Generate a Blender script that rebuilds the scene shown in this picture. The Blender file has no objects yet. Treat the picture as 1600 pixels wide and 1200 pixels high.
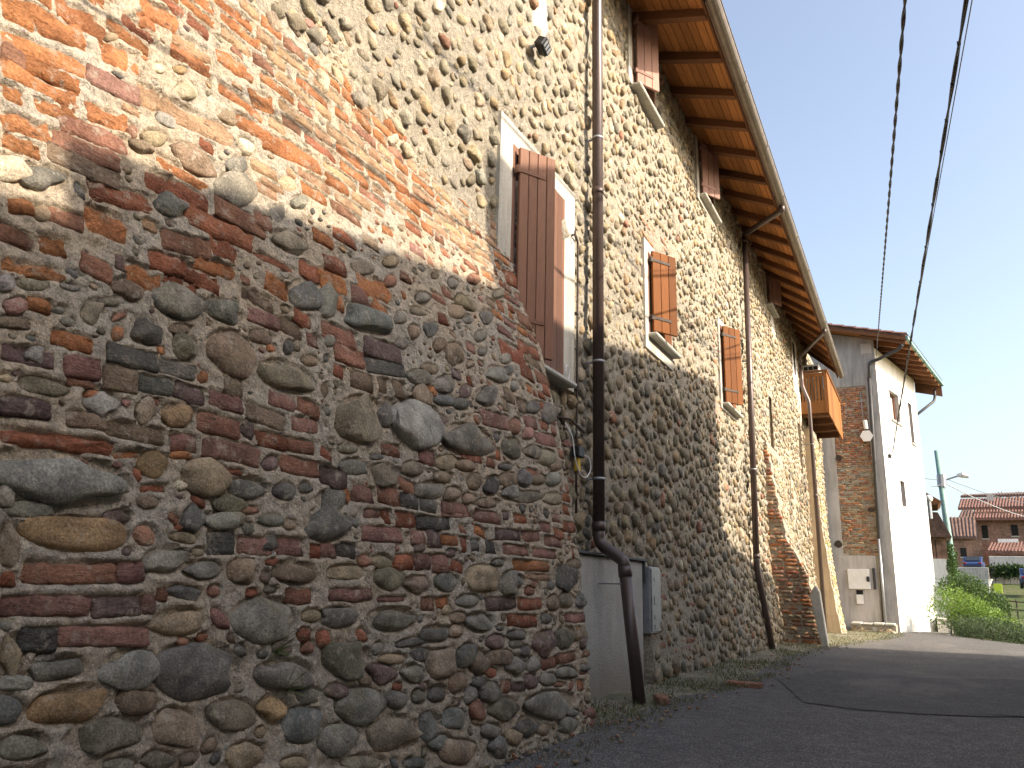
import bpy, bmesh, math, random
import numpy as np
from mathutils import Vector, Matrix
random.seed(7); rng = np.random.default_rng(11)
R = math.radians
scene = bpy.context.scene
COL = scene.collection

# ------------------------------------------------------------------ camera
F, PITCH, ROLL, YAW = 1244.0, R(14.4), R(1.4), R(27.0)
_fw = np.array([-math.sin(YAW)*math.cos(PITCH), math.cos(YAW)*math.cos(PITCH), math.sin(PITCH)])
_rt = np.array([math.cos(YAW), math.sin(YAW), 0.0]); _up = np.cross(_rt, _fw)
_R = math.cos(ROLL)*_rt + math.sin(ROLL)*_up; _U = -math.sin(ROLL)*_rt + math.cos(ROLL)*_up
cam_d = bpy.data.cameras.new('camera'); cam = bpy.data.objects.new('camera', cam_d); COL.objects.link(cam)
cam_d.sensor_width = 36; cam_d.lens = F/1600*36; cam_d.clip_start = .05; cam_d.clip_end = 2000
cam.matrix_world = Matrix(((_R[0], _U[0], -_fw[0], 0), (_R[1], _U[1], -_fw[1], 0), (_R[2], _U[2], -_fw[2], 0), (0, 0, 0, 1)))
scene.camera = cam

# ------------------------------------------------------------------ sky, sun, exposure
SUN = Vector((1.0, -.02, .54)).normalized()
SUN_EL = math.asin(SUN.z); SUN_AZ = math.atan2(SUN.x, SUN.y)
w = bpy.data.worlds.new('World'); scene.world = w; w.use_nodes = True
nt = w.node_tree; bg = nt.nodes['Background']
sky = nt.nodes.new('ShaderNodeTexSky'); sky.sky_type = 'NISHITA'; sky.sun_disc = False
sky.sun_elevation = SUN_EL; sky.sun_rotation = SUN_AZ
sky.air_density = 1.0; sky.dust_density = 4.0; sky.ozone_density = 1.0; sky.altitude = 200
hs = nt.nodes.new('ShaderNodeHueSaturation'); hs.inputs['Saturation'].default_value = .80     # hazy late-summer sky
nt.links.new(sky.outputs[0], hs.inputs['Color']); nt.links.new(hs.outputs[0], bg.inputs[0]); bg.inputs[1].default_value = .15
sl = bpy.data.lights.new('sun', 'SUN'); sl.energy = 4.0; sl.angle = R(.6); sl.color = (1, .88, .72)
so = bpy.data.objects.new('sun', sl); COL.objects.link(so)
so.rotation_euler = SUN.to_track_quat('Z', 'Y').to_euler()
scene.view_settings.view_transform = 'Standard'; scene.view_settings.look = 'None'
scene.cycles.max_bounces = 6; scene.cycles.diffuse_bounces = 4; scene.cycles.glossy_bounces = 2; scene.cycles.transmission_bounces = 2
scene.view_settings.gamma = 1; scene.view_settings.exposure = 1.28

# ------------------------------------------------------------------ a photograph point on a known plane of the place
def ray(x, y): return _fw + _R*(x-800)/F + _U*(600-y)/F
def onx(x, y, X): d = ray(x, y); return d*X/d[0]
def ony(x, y, Y): d = ray(x, y); return d*Y/d[1]
def onz(x, y, Z): d = ray(x, y); return d*Z/d[2]
def pix(P):
    P = np.asarray(P, float); z = P@_fw
    return 800+F*(P@_R)/z, 600-F*(P@_U)/z

# ------------------------------------------------------------------ numpy noise
_lat = rng.random((128, 128))
def vn(u, v, o=0):
    u = np.asarray(u, float)+o*17.31; v = np.asarray(v, float)+o*9.77
    iu = np.floor(u).astype(int); iv = np.floor(v).astype(int); fu = u-iu; fv = v-iv
    fu = fu*fu*(3-2*fu); fv = fv*fv*(3-2*fv); a = lambda i, j: _lat[i % 128, j % 128]
    return (a(iu, iv)*(1-fu)+a(iu+1, iv)*fu)*(1-fv)+(a(iu, iv+1)*(1-fu)+a(iu+1, iv+1)*fu)*fv
def fbm(u, v, n=3, o=0):
    s = 0; t = 0
    for k in range(n): s = s+vn(u*2**k, v*2**k, o+k)*.5**k; t += .5**k
    return s/t-.5

# ------------------------------------------------------------------ objects
def prop(o, label=None, cat=None, group=None, kind=None):
    for k, v in (('label', label), ('category', cat), ('group', group), ('kind', kind)):
        if v: o[k] = v
    return o
def empty(name, loc=(0, 0, 0), label=None, cat=None, group=None):
    o = bpy.data.objects.new(name, None); COL.objects.link(o); o.location = loc; o.empty_display_size = .2
    return prop(o, label, cat, group)
def world(o): return (world(o.parent) @ o.matrix_parent_inverse if o.parent else Matrix.Identity(4)) @ o.matrix_basis
def link(name, me, parent=None, mat=None):
    o = bpy.data.objects.new(name, me); COL.objects.link(o)
    if mat and not me.materials: me.materials.append(mat)
    if parent:
        o.parent = parent
        o.matrix_parent_inverse = world(parent).inverted()
    return o
def mesh(name, v, f, mat, parent=None, smooth=False):
    me = bpy.data.meshes.new(name); me.from_pydata([tuple(map(float, p)) for p in v], [], [tuple(q) for q in f]); me.update()
    if smooth: me.polygons.foreach_set('use_smooth', [True]*len(me.polygons))
    return link(name, me, parent, mat)
def fastmesh(name, V, Fc, mat, parent=None, smooth=True, col=None):
    """V n x 3, Fc m x 3 or m x 4 arrays"""
    me = bpy.data.meshes.new(name); k = Fc.shape[1]
    me.vertices.add(len(V)); me.vertices.foreach_set('co', np.ascontiguousarray(V, np.float32).ravel())
    me.loops.add(Fc.size); me.loops.foreach_set('vertex_index', np.ascontiguousarray(Fc, np.int32).ravel())
    me.polygons.add(len(Fc)); me.polygons.foreach_set('loop_start', np.arange(0, Fc.size, k, dtype=np.int32))
    me.update(calc_edges=True); me.validate()
    me.polygons.foreach_set('use_smooth', np.full(len(me.polygons), smooth))
    if col is not None:
        a = me.color_attributes.new('col', 'FLOAT_COLOR', 'POINT')
        c = np.ones((len(V), 4), np.float32); c[:, :3] = col; a.data.foreach_set('color', c.ravel())
    return link(name, me, parent, mat)
class MB:
    """collects simple solids into one mesh"""
    def __init__(s): s.v = []; s.f = []
    def add(s, v, f): n = len(s.v); s.v += [tuple(p) for p in v]; s.f += [tuple(i+n for i in q) for q in f]; return s
    def box(s, a, b, M=None, ch=0.0):
        a = np.minimum(a, b).astype(float), np.maximum(a, b).astype(float); lo, hi = a
        if ch <= 0:
            v = [(x, y, z) for x in (lo[0], hi[0]) for y in (lo[1], hi[1]) for z in (lo[2], hi[2])]
            f = [(0, 1, 3, 2), (4, 6, 7, 5), (0, 4, 5, 1), (2, 3, 7, 6), (0, 2, 6, 4), (1, 5, 7, 3)]
        else:
            bm = bmesh.new(); bmesh.ops.create_cube(bm, size=1)
            for q in bm.verts: q.co = Vector((lo[i]+(q.co[i]+.5)*(hi[i]-lo[i]) for i in range(3)))
            bmesh.ops.bevel(bm, geom=bm.edges[:], offset=min(ch, .45*min(hi-lo)), segments=1, affect='EDGES')
            bm.verts.index_update(); v = [tuple(q.co) for q in bm.verts]; f = [[q.index for q in p.verts] for p in bm.faces]; bm.free()
        if M is not None: v = [tuple(M @ Vector(p)) for p in v]
        return s.add(v, f)
    def tube(s, pts, r, n=10, cap=True):
        pts = [Vector(p) for p in pts]; rs = r if isinstance(r, (list, tuple)) else [r]*len(pts)
        t0 = (pts[1]-pts[0]).normalized(); u = t0.orthogonal().normalized(); v = []; f = []
        for i, p in enumerate(pts):
            t = ((pts[min(i+1, len(pts)-1)]-p).normalized()+(p-pts[max(i-1, 0)]).normalized()).normalized()
            u = (u-t*u.dot(t)).normalized(); b = t.cross(u)
            for k in range(n): a = 2*math.pi*k/n; v.append(p+(u*math.cos(a)+b*math.sin(a))*rs[i])
        for i in range(len(pts)-1):
            for k in range(n): k2 = (k+1) % n; f.append((i*n+k, i*n+k2, (i+1)*n+k2, (i+1)*n+k))
        if cap: f.append(tuple(range(n-1, -1, -1))); f.append(tuple(range((len(pts)-1)*n, len(pts)*n)))
        return s.add(v, f)
    def prism(s, poly, d):
        """poly: 3-D polygon, d: extrusion vector"""
        n = len(poly); v = [Vector(p) for p in poly]; v += [p+Vector(d) for p in v]
        f = [tuple(range(n-1, -1, -1)), tuple(range(n, 2*n))]+[(i, (i+1) % n, n+(i+1) % n, n+i) for i in range(n)]
        return s.add(v, f)
    def build(s, name, mat, parent=None, smooth=False):
        o = mesh(name, s.v, s.f, mat, parent)
        bm = bmesh.new(); bm.from_mesh(o.data); bmesh.ops.recalc_face_normals(bm, faces=bm.faces); bm.to_mesh(o.data); bm.free()
        if smooth:
            o.data.polygons.foreach_set('use_smooth', [len(p.vertices) == 4 for p in o.data.polygons])
        return o
def bend(pts, rad=.08, seg=5):
    """round the corners of a polyline"""
    P = [Vector(p) for p in pts]; out = [P[0]]
    for i in range(1, len(P)-1):
        a = (P[i-1]-P[i]); b = (P[i+1]-P[i]); r = min(rad, a.length*.45, b.length*.45); a = P[i]+a.normalized()*r; b = P[i]+b.normalized()*r
        for k in range(seg+1): t = k/seg; out.append(a*(1-t)**2+P[i]*2*t*(1-t)+b*t*t)
    return out+[P[-1]]

# ------------------------------------------------------------------ materials
class NT:
    def __init__(s, name, rough=.85, spec=.3, metal=0):
        s.m = bpy.data.materials.new(name); s.m.use_nodes = True; s.t = s.m.node_tree; s.b = s.t.nodes['Principled BSDF']
        s.b.inputs['Roughness'].default_value = rough; s.b.inputs['Specular IOR Level'].default_value = spec; s.b.inputs['Metallic'].default_value = metal
        s.pos = s.n('ShaderNodeNewGeometry').outputs['Position']
    def n(s, k): return s.t.nodes.new(k)
    def put(s, sock, v):
        if isinstance(v, bpy.types.NodeSocket): s.t.links.new(v, sock)
        elif isinstance(v, tuple) and len(v) == 3 and sock.type == 'RGBA': sock.default_value = (*v, 1)
        else: sock.default_value = v
    def noise(s, scale, detail=4, rough=.55, vec=None, st=None, dist=0):
        q = s.n('ShaderNodeTexNoise'); v = vec or s.pos
        if st: mp = s.n('ShaderNodeMapping'); mp.inputs['Scale'].default_value = st; s.put(mp.inputs[0], v); v = mp.outputs[0]
        s.put(q.inputs['Vector'], v); q.inputs['Scale'].default_value = scale; q.inputs['Detail'].default_value = detail
        q.inputs['Roughness'].default_value = rough; q.inputs['Distortion'].default_value = dist
        return q.outputs['Fac']
    def voro(s, scale, feat='F1', out='Distance', vec=None):
        q = s.n('ShaderNodeTexVoronoi'); q.feature = feat; q.inputs['Scale'].default_value = scale; s.put(q.inputs['Vector'], vec or s.pos); return q.outputs[out]
    def ramp(s, fac, a, b, lo=0., hi=1.):
        q = s.n('ShaderNodeMapRange'); s.put(q.inputs[0], fac); q.inputs[1].default_value = a; q.inputs[2].default_value = b
        q.inputs[3].default_value = lo; q.inputs[4].default_value = hi; q.interpolation_type = 'SMOOTHSTEP'; return q.outputs[0]
    def math(s, op, a, b=0.):
        q = s.n('ShaderNodeMath'); q.operation = op; s.put(q.inputs[0], a); s.put(q.inputs[1], b); return q.outputs[0]
    def mix(s, fac, a, b, mode='MIX'):
        q = s.n('ShaderNodeMix'); q.data_type = 'RGBA'; q.blend_type = mode
        s.put(q.inputs[0], fac); s.put(q.inputs[6], a); s.put(q.inputs[7], b); return q.outputs[2]
    def scale(s, c, f):
        """colour times a grey value"""
        q = s.n('ShaderNodeVectorMath'); q.operation = 'SCALE'; s.put(q.inputs[0], c); s.put(q.inputs['Scale'], f); return q.outputs[0]
    def rgb(s, c): q = s.n('ShaderNodeRGB'); q.outputs[0].default_value = (*c, 1); return q.outputs[0]
    def bump(s, h, dist, strength=1., prev=None):
        q = s.n('ShaderNodeBump'); q.inputs['Strength'].default_value = strength; q.inputs['Distance'].default_value = dist; s.put(q.inputs['Height'], h)
        if prev: s.put(q.inputs['Normal'], prev)
        return q.outputs[0]
    def done(s, color, normal=None, rough=None):
        s.put(s.b.inputs['Base Color'], color)
        if normal: s.put(s.b.inputs['Normal'], normal)
        if rough is not None: s.put(s.b.inputs['Roughness'], rough)
        return s.m
    def basecol(s, src):
        if src == 'object': return s.n('ShaderNodeObjectInfo').outputs['Color']
        if src == 'attr': q = s.n('ShaderNodeAttribute'); q.attribute_name = 'col'; return q.outputs['Color']
        return s.rgb(src)
MORTAR = (.50, .435, .345)
def m_stone(name, src):
    m = NT(name, .85, .22); c = m.basecol(src)
    c = m.scale(c, m.ramp(m.noise(9, 3), .3, .7, .66, 1.34))
    c = m.scale(c, m.ramp(m.noise(130, 4, .75), .3, .72, .62, 1.40))
    c = m.mix(m.ramp(m.noise(5, 4, .65, dist=.6), .52, .70, 0, .55), c, (.20, .17, .095))
    c = m.mix(m.ramp(m.noise(21, 6, .75), .54, .66, 0, .62), c, MORTAR)
    nb = m.bump(m.noise(38, 7, .72), .022, 1.)
    return m.done(c, nb)
def m_brick(name, src):
    m = NT(name, .92, .15); c = m.basecol(src)
    c = m.scale(c, m.ramp(m.noise(7, 4), .3, .7, .68, 1.3))
    c = m.scale(c, m.ramp(m.noise(90, 4, .75), .3, .72, .66, 1.3))
    c = m.mix(m.ramp(m.noise(16, 6, .75), .53, .66, 0, .72), c, (.52, .43, .33))
    c = m.mix(m.ramp(m.noise(22, 4, .6, st=(1, 1, 2.2)), .62, .74, 0, .75), c, (.05, .042, .04))
    pit = m.ramp(m.voro(95), .0, .28)
    nb = m.bump(m.noise(34, 6, .75, st=(1, 1, 2.4)), .026, 1.); nb = m.bump(pit, .005, .6, nb)
    return m.done(c, nb)
def m_mortar(name, a=(.635, .515, .375), b=(.585, .515, .415), grit=1.):
    m = NT(name, .95, .1); c = m.mix(m.ramp(m.noise(2.2, 5, .6), .35, .65), a, b)
    c = m.scale(c, m.ramp(m.noise(28, 6, .75), .28, .72, .62, 1.3))
    c = m.scale(c, m.ramp(m.noise(220, 3, .7), .3, .7, .75, 1.22))
    g = m.voro(55, out='Color'); sp = m.ramp(m.voro(55), .10, .22, 1, 0)
    c = m.mix(m.math('MULTIPLY', sp, .55*grit), c, m.mix(.5, g, (.22, .17, .12)))
    c = m.mix(m.ramp(m.noise(9, 5, .7), .62, .72, 0, .5), c, (.60, .55, .47))
    h = m.noise(30, 6, .75); nb = m.bump(h, .045, 1.); nb = m.bump(m.voro(70), .010, .5, nb)
    return m.done(c, nb)
def m_plain(name, col, rough=.7, var=.15, sc=20, bump=.0, metal=0, spec=.4, st=None):
    m = NT(name, rough, spec, metal); c = m.scale(m.rgb(col), m.ramp(m.noise(sc, 5, .65, st=st), .28, .72, 1-var, 1+var))
    c = m.scale(c, m.ramp(m.noise(sc*.15+.4, 3), .3, .7, 1-var*.7, 1+var*.7))
    nb = m.bump(m.noise(sc*3, 5, .65, st=st), bump, .8) if bump else None
    return m.done(c, nb)
def m_wood(name, a, b, rough=.55, st=(14, 14, 1.2)):
    m = NT(name, rough+.15, .12); g = m.noise(6, 6, .65, st=st, dist=.4); c = m.mix(m.ramp(g, .3, .7), a, b)
    q = m.n('ShaderNodeObjectInfo').outputs['Random']; c = m.scale(c, m.ramp(q, 0, 1, .74, 1.2))
    return m.done(c, m.bump(g, .002, .6))
def m_plaster(name, a, b, stain=.25, sc=1.1, grit=.004, mud=None):
    m = NT(name, .9, .15); c = m.mix(m.ramp(m.noise(sc, 6, .65), .35, .7), a, b)
    c = m.scale(c, m.ramp(m.noise(3, 5, .6, st=(2.5, 2.5, .35)), .35, .75, 1+stain*.3, 1-stain))
    c = m.scale(c, m.ramp(m.noise(60, 4, .7), .3, .7, .9, 1.08))
    if mud is not None:      # mud splashed up from the ground, ragged upper edge
        sx = m.n('ShaderNodeSeparateXYZ'); m.put(sx.inputs[0], m.pos); h = m.math('ADD', sx.outputs[2], m.math('MULTIPLY', m.noise(5, 5, .7), -.55))
        c = m.mix(m.ramp(h, mud-.62, mud-.05, .75, 0), c, (.20, .175, .13))
    nb = m.bump(m.noise(45, 6, .7), grit, .8); nb = m.bump(m.noise(2.5, 3), .03, .4, nb)
    return m.done(c, nb)
M = dict(
    stone=m_stone('river_stone', 'object'), stone_s=m_stone('river_stone_small', 'attr'),
    brick=m_brick('old_brick', 'object'), brick_s=m_brick('old_brick_small', 'attr'),
    mortar=m_mortar('lime_mortar'), mortar_w=m_mortar('pale_lime_mortar', (.455, .395, .30), (.39, .345, .275), .8),
    pipe=m_plain('brown_painted_metal', (.085, .06, .052), .38, .12, 30, .0, .3, .5),
    gutter=m_plain('gutter_metal', (.20, .165, .13), .45, .15, 12, 0, .4, .5),
    galv=m_plain('galvanised_metal', (.32, .33, .34), .45, .12, 25, 0, .5),
    iron=m_plain('rusty_iron', (.06, .045, .035), .7, .3, 60, .003, .3),
    shutter=m_wood('shutter_wood', (.15, .052, .013), (.20, .072, .019), .5),
    shutter_a=m_wood('brown_shutter_wood', (.16, .083, .054), (.205, .108, .072), .5),
    shutter_d=m_wood('dark_shutter_wood', (.15, .075, .05), (.20, .10, .065), .5),
    shutter_p=m_wood('faded_shutter_wood', (.27, .16, .125), (.32, .19, .15), .5),
    soffit=m_wood('soffit_boards', (.33, .14, .048), (.43, .19, .066), .7, (14, 1.2, 14)),
    rafter=m_wood('rafter_wood', (.13, .062, .032), (.19, .09, .045), .7, (1.2, 14, 14)),
    balcony=m_wood('balcony_wood', (.20, .085, .027), (.26, .11, .036), .55),
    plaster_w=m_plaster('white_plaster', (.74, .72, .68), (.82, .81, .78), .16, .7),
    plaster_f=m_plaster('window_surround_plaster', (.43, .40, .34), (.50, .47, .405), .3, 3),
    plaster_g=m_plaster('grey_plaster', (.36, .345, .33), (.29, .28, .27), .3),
    plaster_p=m_plaster('pale_grey_plaster', (.50, .47, .44), (.44, .41, .385), .25),
    plaster_c=m_plaster('cream_plaster', (.48, .37, .24), (.40, .30, .19), .3, 1.6, .012),
    render=m_plaster('cement_render', (.38, .37, .34), (.44, .425, .39), .10, 5.0, .014, -.55),
    sill=m_plain('sill_stone', (.42, .41, .36), .7, .15, 25, .003),
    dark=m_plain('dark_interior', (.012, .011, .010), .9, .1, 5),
    glass=m_plain('window_glass', (.03, .035, .04), .08, .05, 3, 0, 0, .6),
    black=m_plain('black_plastic', (.02, .02, .02), .45, .1, 20),
    cable=m_plain('black_cable', (.018, .018, .02), .5, .1, 20),
    wire=m_plain('grey_wire', (.10, .11, .12), .5, .1, 20),
    white=m_plain('white_enamel', (.72, .71, .69), .4, .06, 15),
    tile=m_plain('roof_tile', (.15, .075, .056), .85, .35, 9, .01),
    tile_d=m_plain('weathered_roof_tile', (.12, .072, .056), .85, .4, 9, .01),
    fbrick=m_plain('far_brick_wall', (.23, .135, .095), .9, .28, 4, .01),
    ipipe=m_plain('dark_iron_lid', (.05, .05, .05), .6, .2, 30),
    yellow=m_plain('yellow_tap', (.55, .36, .03), .5, .1, 20),
    green=m_plain('green_painted_pole', (.16, .27, .24), .55, .12, 12),
    car=m_plain('blue_car_paint', (.035, .06, .16), .35, .05, 3, 0, .2, .6),
    lime=m_plain('lime_sign', (.42, .55, .04), .5, .06, 8),
    rubber=m_plain('tyre_rubber', (.02, .02, .02), .8, .1, 20),
    bark=m_plain('bark', (.07, .055, .04), .9, .3, 20, .01),
    taillight=m_plain('tail_light', (.25, .01, .01), .3, .05, 10),
    wall_o=m_plaster('neighbour_plaster', (.50, .44, .36), (.42, .37, .30), .25),
)
# ------------------------------------------------------------------ ground, road, verge
def GZ(y): return -.87-.015*max(0, y-18)
def gsheet(name, poly_fn, mat, nx, ny, dz, kind='structure', bumpy=0.0, taper=False):
    """poly_fn(u, v) -> x, y"""
    u, v = np.meshgrid(np.linspace(0, 1, nx), np.linspace(0, 1, ny)); x, y = poly_fn(u, v)
    z = np.vectorize(GZ)(y)+dz+bumpy*fbm(x*3, y*3, 4)
    if taper: z = np.vectorize(GZ)(y)+(dz+bumpy*fbm(x*3, y*3, 4))*(1-u**3)-.014*u**3+.010*fbm(x*3, y*3, 4)*0
    V = np.stack([x, y, z], -1).reshape(-1, 3); i = np.arange(nx*ny).reshape(ny, nx)
    Fc = np.stack([i[:-1, :-1], i[:-1, 1:], i[1:, 1:], i[1:, :-1]], -1).reshape(-1, 4)
    o = fastmesh(name, V, Fc, mat); prop(o, kind=kind); return o
def m_asphalt(name, a, b):
    m = NT(name, .88, .3); c = m.mix(m.ramp(m.noise(1.3, 6, .65), .3, .7), a, b)
    c = m.scale(c, m.ramp(m.voro(62, out='Distance'), .05, .5, 1.6, .55))
    c = m.scale(c, m.ramp(m.noise(120, 3, .75), .3, .7, .6, 1.5))
    c = m.scale(c, m.ramp(m.noise(9, 6, .75), .3, .7, .8, 1.2))
    c = m.mix(m.ramp(m.voro(34), .03, .10, .6, 0), c, (.40, .38, .35))
    c = m.mix(m.ramp(m.noise(.55, 5, .65, st=(1, .35, 1)), .5, .66, 0, .45), c, (.26, .235, .205))
    c = m.mix(m.ramp(m.noise(.8, 5, .7, st=(1.4, .3, 1)), .60, .72, 0, .5), c, (.09, .088, .085))
    d = m.n('ShaderNodeVectorMath'); d.operation = 'ADD'; nz = m.n('ShaderNodeTexNoise'); nz.inputs['Scale'].default_value = 2.5; m.put(nz.inputs['Vector'], m.pos); m.put(d.inputs[0], m.pos); m.put(d.inputs[1], nz.outputs['Color'])
    ck = m.ramp(m.voro(.55, 'DISTANCE_TO_EDGE', 'Distance', d.outputs[0]), .004, .012, .55, 0)
    c = m.mix(m.math('MULTIPLY', ck, m.ramp(m.noise(.5, 2), .5, .6)), c, (.05, .05, .05))
    nb = m.bump(m.voro(62), .014, 1.); nb = m.bump(m.noise(14, 4), .012, .5, nb)
    return m.done(c, nb)
M['asphalt'] = m_asphalt('old_asphalt', (.205, .195, .182), (.165, .158, .150))
M['asphalt_d'] = m_asphalt('asphalt_patch', (.125, .122, .120), (.15, .146, .142))
def m_soil(name):
    m = NT(name, .95, .1); c = m.mix(m.ramp(m.noise(3, 6, .7), .4, .6), (.32, .285, .225), (.20, .195, .13))
    c = m.scale(c, m.ramp(m.noise(60, 5, .75), .3, .7, .55, 1.45))
    return m.done(c, m.bump(m.noise(40, 6, .75), .05, .8))
M['soil'] = m_soil('verge_soil')
def m_grassland(name):
    m = NT(name, .95, .1); c = m.mix(m.ramp(m.noise(.25, 6, .7), .4, .6), (.07, .10, .03), (.13, .12, .06))
    c = m.scale(c, m.ramp(m.noise(5, 5, .75), .3, .7, .6, 1.3)); return m.done(c, m.bump(m.noise(6, 5, .7), .2, .6))
M['land'] = m_grassland('grassland')
# terrain out to the horizon: level round the lane, rising gently beyond the hedge
n = 120
gx = np.sign(np.linspace(-1, 1, n))*np.abs(np.linspace(-1, 1, n))**2.5*1500; gy = np.concatenate([np.linspace(-300, -5, 20), np.linspace(0, 140, 80), np.linspace(160, 1600, 20)])
X, Y = np.meshgrid(gx, gy); Zt = np.vectorize(GZ)(np.clip(Y, -50, 30))-.05
Zt = Zt+np.clip((Y-46)/64, 0, 1)**1.0*3.75-.6*np.exp(-((Y-38)/7)**2)*(Y > 30)
i = np.arange(X.size).reshape(X.shape)
prop(fastmesh('ground', np.stack([X, Y, Zt], -1).reshape(-1, 3), np.stack([i[:-1, :-1], i[:-1, 1:], i[1:, 1:], i[1:, :-1]], -1).reshape(-1, 4), M['land']), kind='structure')
HB = [onz(1476, 990, -.98), onz(1540, 1000, -.95), onz(1600, 1008, -.93), onz(1760, 1025, -.9)]   # foot of the hedge
_hx = [p[0] for p in HB]; _hy = [p[1] for p in HB]
def road_far(x): return np.where(x < HB[0][0], 31.0, np.interp(x, _hx, _hy))-0.02
def fr(u, v):
    x = -2.9+u*17; y0 = -9.0; y1 = np.minimum(road_far(x), 31); return x, y0+(y1-y0)*v
gsheet('road', fr, M['asphalt'], 90, 260, 0.0, bumpy=.006)
# verge between the wall and the asphalt: soil sheet with a ragged edge
VE = [(-9, -1.75), (3.0, -1.9), (3.95, -1.90), (5.2, -1.90), (6, -1.86), (6.7, -1.80), (7.5, -1.73), (9.5, -1.58), (11.7, -1.70), (13.9, -1.68), (15.6, -1.48), (16.7, -1.28), (20.5, -.75), (24, -.62), (28, -.7)]
def verge_edge(y): return np.interp(y, [p[0] for p in VE], [p[1] for p in VE])
def fv(u, v):
    y = -9+37*v; e = verge_edge(y)+.16*fbm(y*2.3, y*0+3, 4)+.10*fbm(y*9, y*0+8, 3); return -2.95+u*(e+2.95), y
gsheet('verge', fv, M['soil'], 30, 700, .022, bumpy=.035, taper=True)
# dark repair patch with its open joint
pe = [onz(1215, 1060, -.86), onz(1255, 1096, -.86), onz(1330, 1106, -.86), onz(1400, 1112, -.86), onz(1485, 1117, -.86), onz(1600, 1119, -.86), onz(1900, 1122, -.86), onz(1900, 1066, -.86), onz(1600, 1062, -.86), onz(1430, 1058, -.86), onz(1300, 1046, -.86)]
near_, far_ = pe[:7], [pe[0], pe[10], pe[9], pe[8], pe[7]]
xs_ = np.linspace(pe[0][0], min(near_[-1][0], far_[-1][0]), 120); jn, jf = .035*fbm(xs_*6, xs_*0+2, 3)*2, .06*fbm(xs_*3, xs_*0+5, 3)*2
yn = np.interp(xs_, [p[0] for p in near_], [p[1] for p in near_])+jn; yf = np.maximum(np.interp(xs_, [p[0] for p in far_], [p[1] for p in far_])+jf, yn+.02); v = []; f = []
for k in range(120):
    for t in np.linspace(0, 1, 6): y = yn[k]+(yf[k]-yn[k])*t; v.append((xs_[k], y, GZ(y)+.0065))
    if k: f += [(6*k-6+j, 6*k+j, 6*k+j+1, 6*k-5+j) for j in range(5)]
prop(mesh('road_patch', v, f, M['asphalt_d'], None, True), kind='structure')
M['tar'] = m_plain('open_joint', (.018, .018, .018), .9, .3, 40)
def crack(pts, wd):
    v = []; f = []
    P = [Vector(onz(x, y, -.855)) for x, y in pts]; Q = []
    for a, b in zip(P, P[1:]):
        m_ = max(2, int((b-a).length/.05)); Q += [a.lerp(b, j/m_)+Vector((0, random.uniform(-.009, .009), 0)) for j in range(m_)]
    for k, q in enumerate(Q):
        w_ = wd*random.choice((.15, .4, .8, 1.2))*random.uniform(.7, 1.2)*min(1, k/8, (len(Q)-1-k)/8)
        z = GZ(q.y)+.0105; v += [(q.x, q.y-w_, z), (q.x, q.y+w_, z)]
        if k: f.append((2*k-2, 2*k, 2*k+1, 2*k-1))
    return mesh('road_crack', v, f, M['tar'])
for pts, wd in (([(1255, 1096), (1295, 1104), (1330, 1106), (1400, 1112), (1485, 1118)], .011), ([(1478, 1113), (1530, 1114), (1600, 1118), (1700, 1121)], .014), ([(1420, 1066), (1445, 1068), (1432, 1076), (1405, 1077)], .008)):
    prop(crack(pts, wd), kind='structure')
# manhole-like flat brick piece in the verge and one broken brick by the drainpipe come with the small things

# ------------------------------------------------------------------ pieces of masonry
def ico(sub):
    bm = bmesh.new(); bmesh.ops.create_icosphere(bm, subdivisions=sub, radius=1); bm.verts.index_update()
    v = np.array([q.co[:] for q in bm.verts]); f = np.array([[q.index for q in p.verts] for p in bm.faces]); bm.free(); return v, f
ICO = {k: ico(k) for k in (1, 2, 3)}
def stone_shape(sub, ang, seed):
    r = np.random.default_rng(seed); v, f = ICO[sub]; v = v.copy()
    for k in range(6):
        d = r.normal(size=3); d /= np.linalg.norm(d); fq = r.uniform(1.2, 2.6); v *= (1+.06*np.sin(fq*(v@d)*2+r.uniform(0, 6)))[:, None]
    for k in range(int(4+10*ang)):
        d = r.normal(size=3); d[2] *= .6; d /= np.linalg.norm(d); lim = r.uniform(.62, .92) if ang > .3 else r.uniform(.8, .97)
        t = np.maximum(0, v@d-lim); v -= t[:, None]*d*.9
    v[:, 2] = np.sign(v[:, 2])*np.abs(v[:, 2])**(.72-.22*ang)
    o = int(r.integers(0, 90)); v *= (1+.13*(vn(v[:, 0]*2.3+o, v[:, 1]*2.3+v[:, 2]*1.7+o)-.5)+.05*(vn(v[:, 0]*6+o, v[:, 1]*6+v[:, 2]*5)-.5))[:, None]
    t = np.arctan2(v[:, 1], v[:, 0]); o2 = int(r.integers(0, 90)); v[:, :2] *= (1+(.30+.25*ang)*(vn(1.3*np.cos(t)+o2, 1.3*np.sin(t)+o2)-.5)+.10*(vn(4*np.cos(t)+o2, 4*np.sin(t))-.5))[:, None]
    v[:, :2] /= np.abs(v[:, :2]).max(0)
    return v, f
def shared(name, v, f, mat, smooth=True):
    me = bpy.data.meshes.new(name); me.from_pydata(v.tolist(), [], f.tolist()); me.update()
    me.polygons.foreach_set('use_smooth', [smooth]*len(me.polygons)); me.materials.append(mat); return me
ST_HI = [shared('stone', *stone_shape(3, .18*(k % 4), 100+k), M['stone']) for k in range(18)]
ST_ANG = [shared('stone', *stone_shape(3, .8, 200+k), M['stone']) for k in range(8)]
ST_MID = [shared('stone', *stone_shape(2, .15*(k % 4), 300+k), M['stone']) for k in range(14)]
ST_LOW = [stone_shape(1, .1*(k % 3), 400+k) for k in range(10)]
ST_MIDV = [stone_shape(2, .15*(k % 4), 450+k) for k in range(10)]
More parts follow.
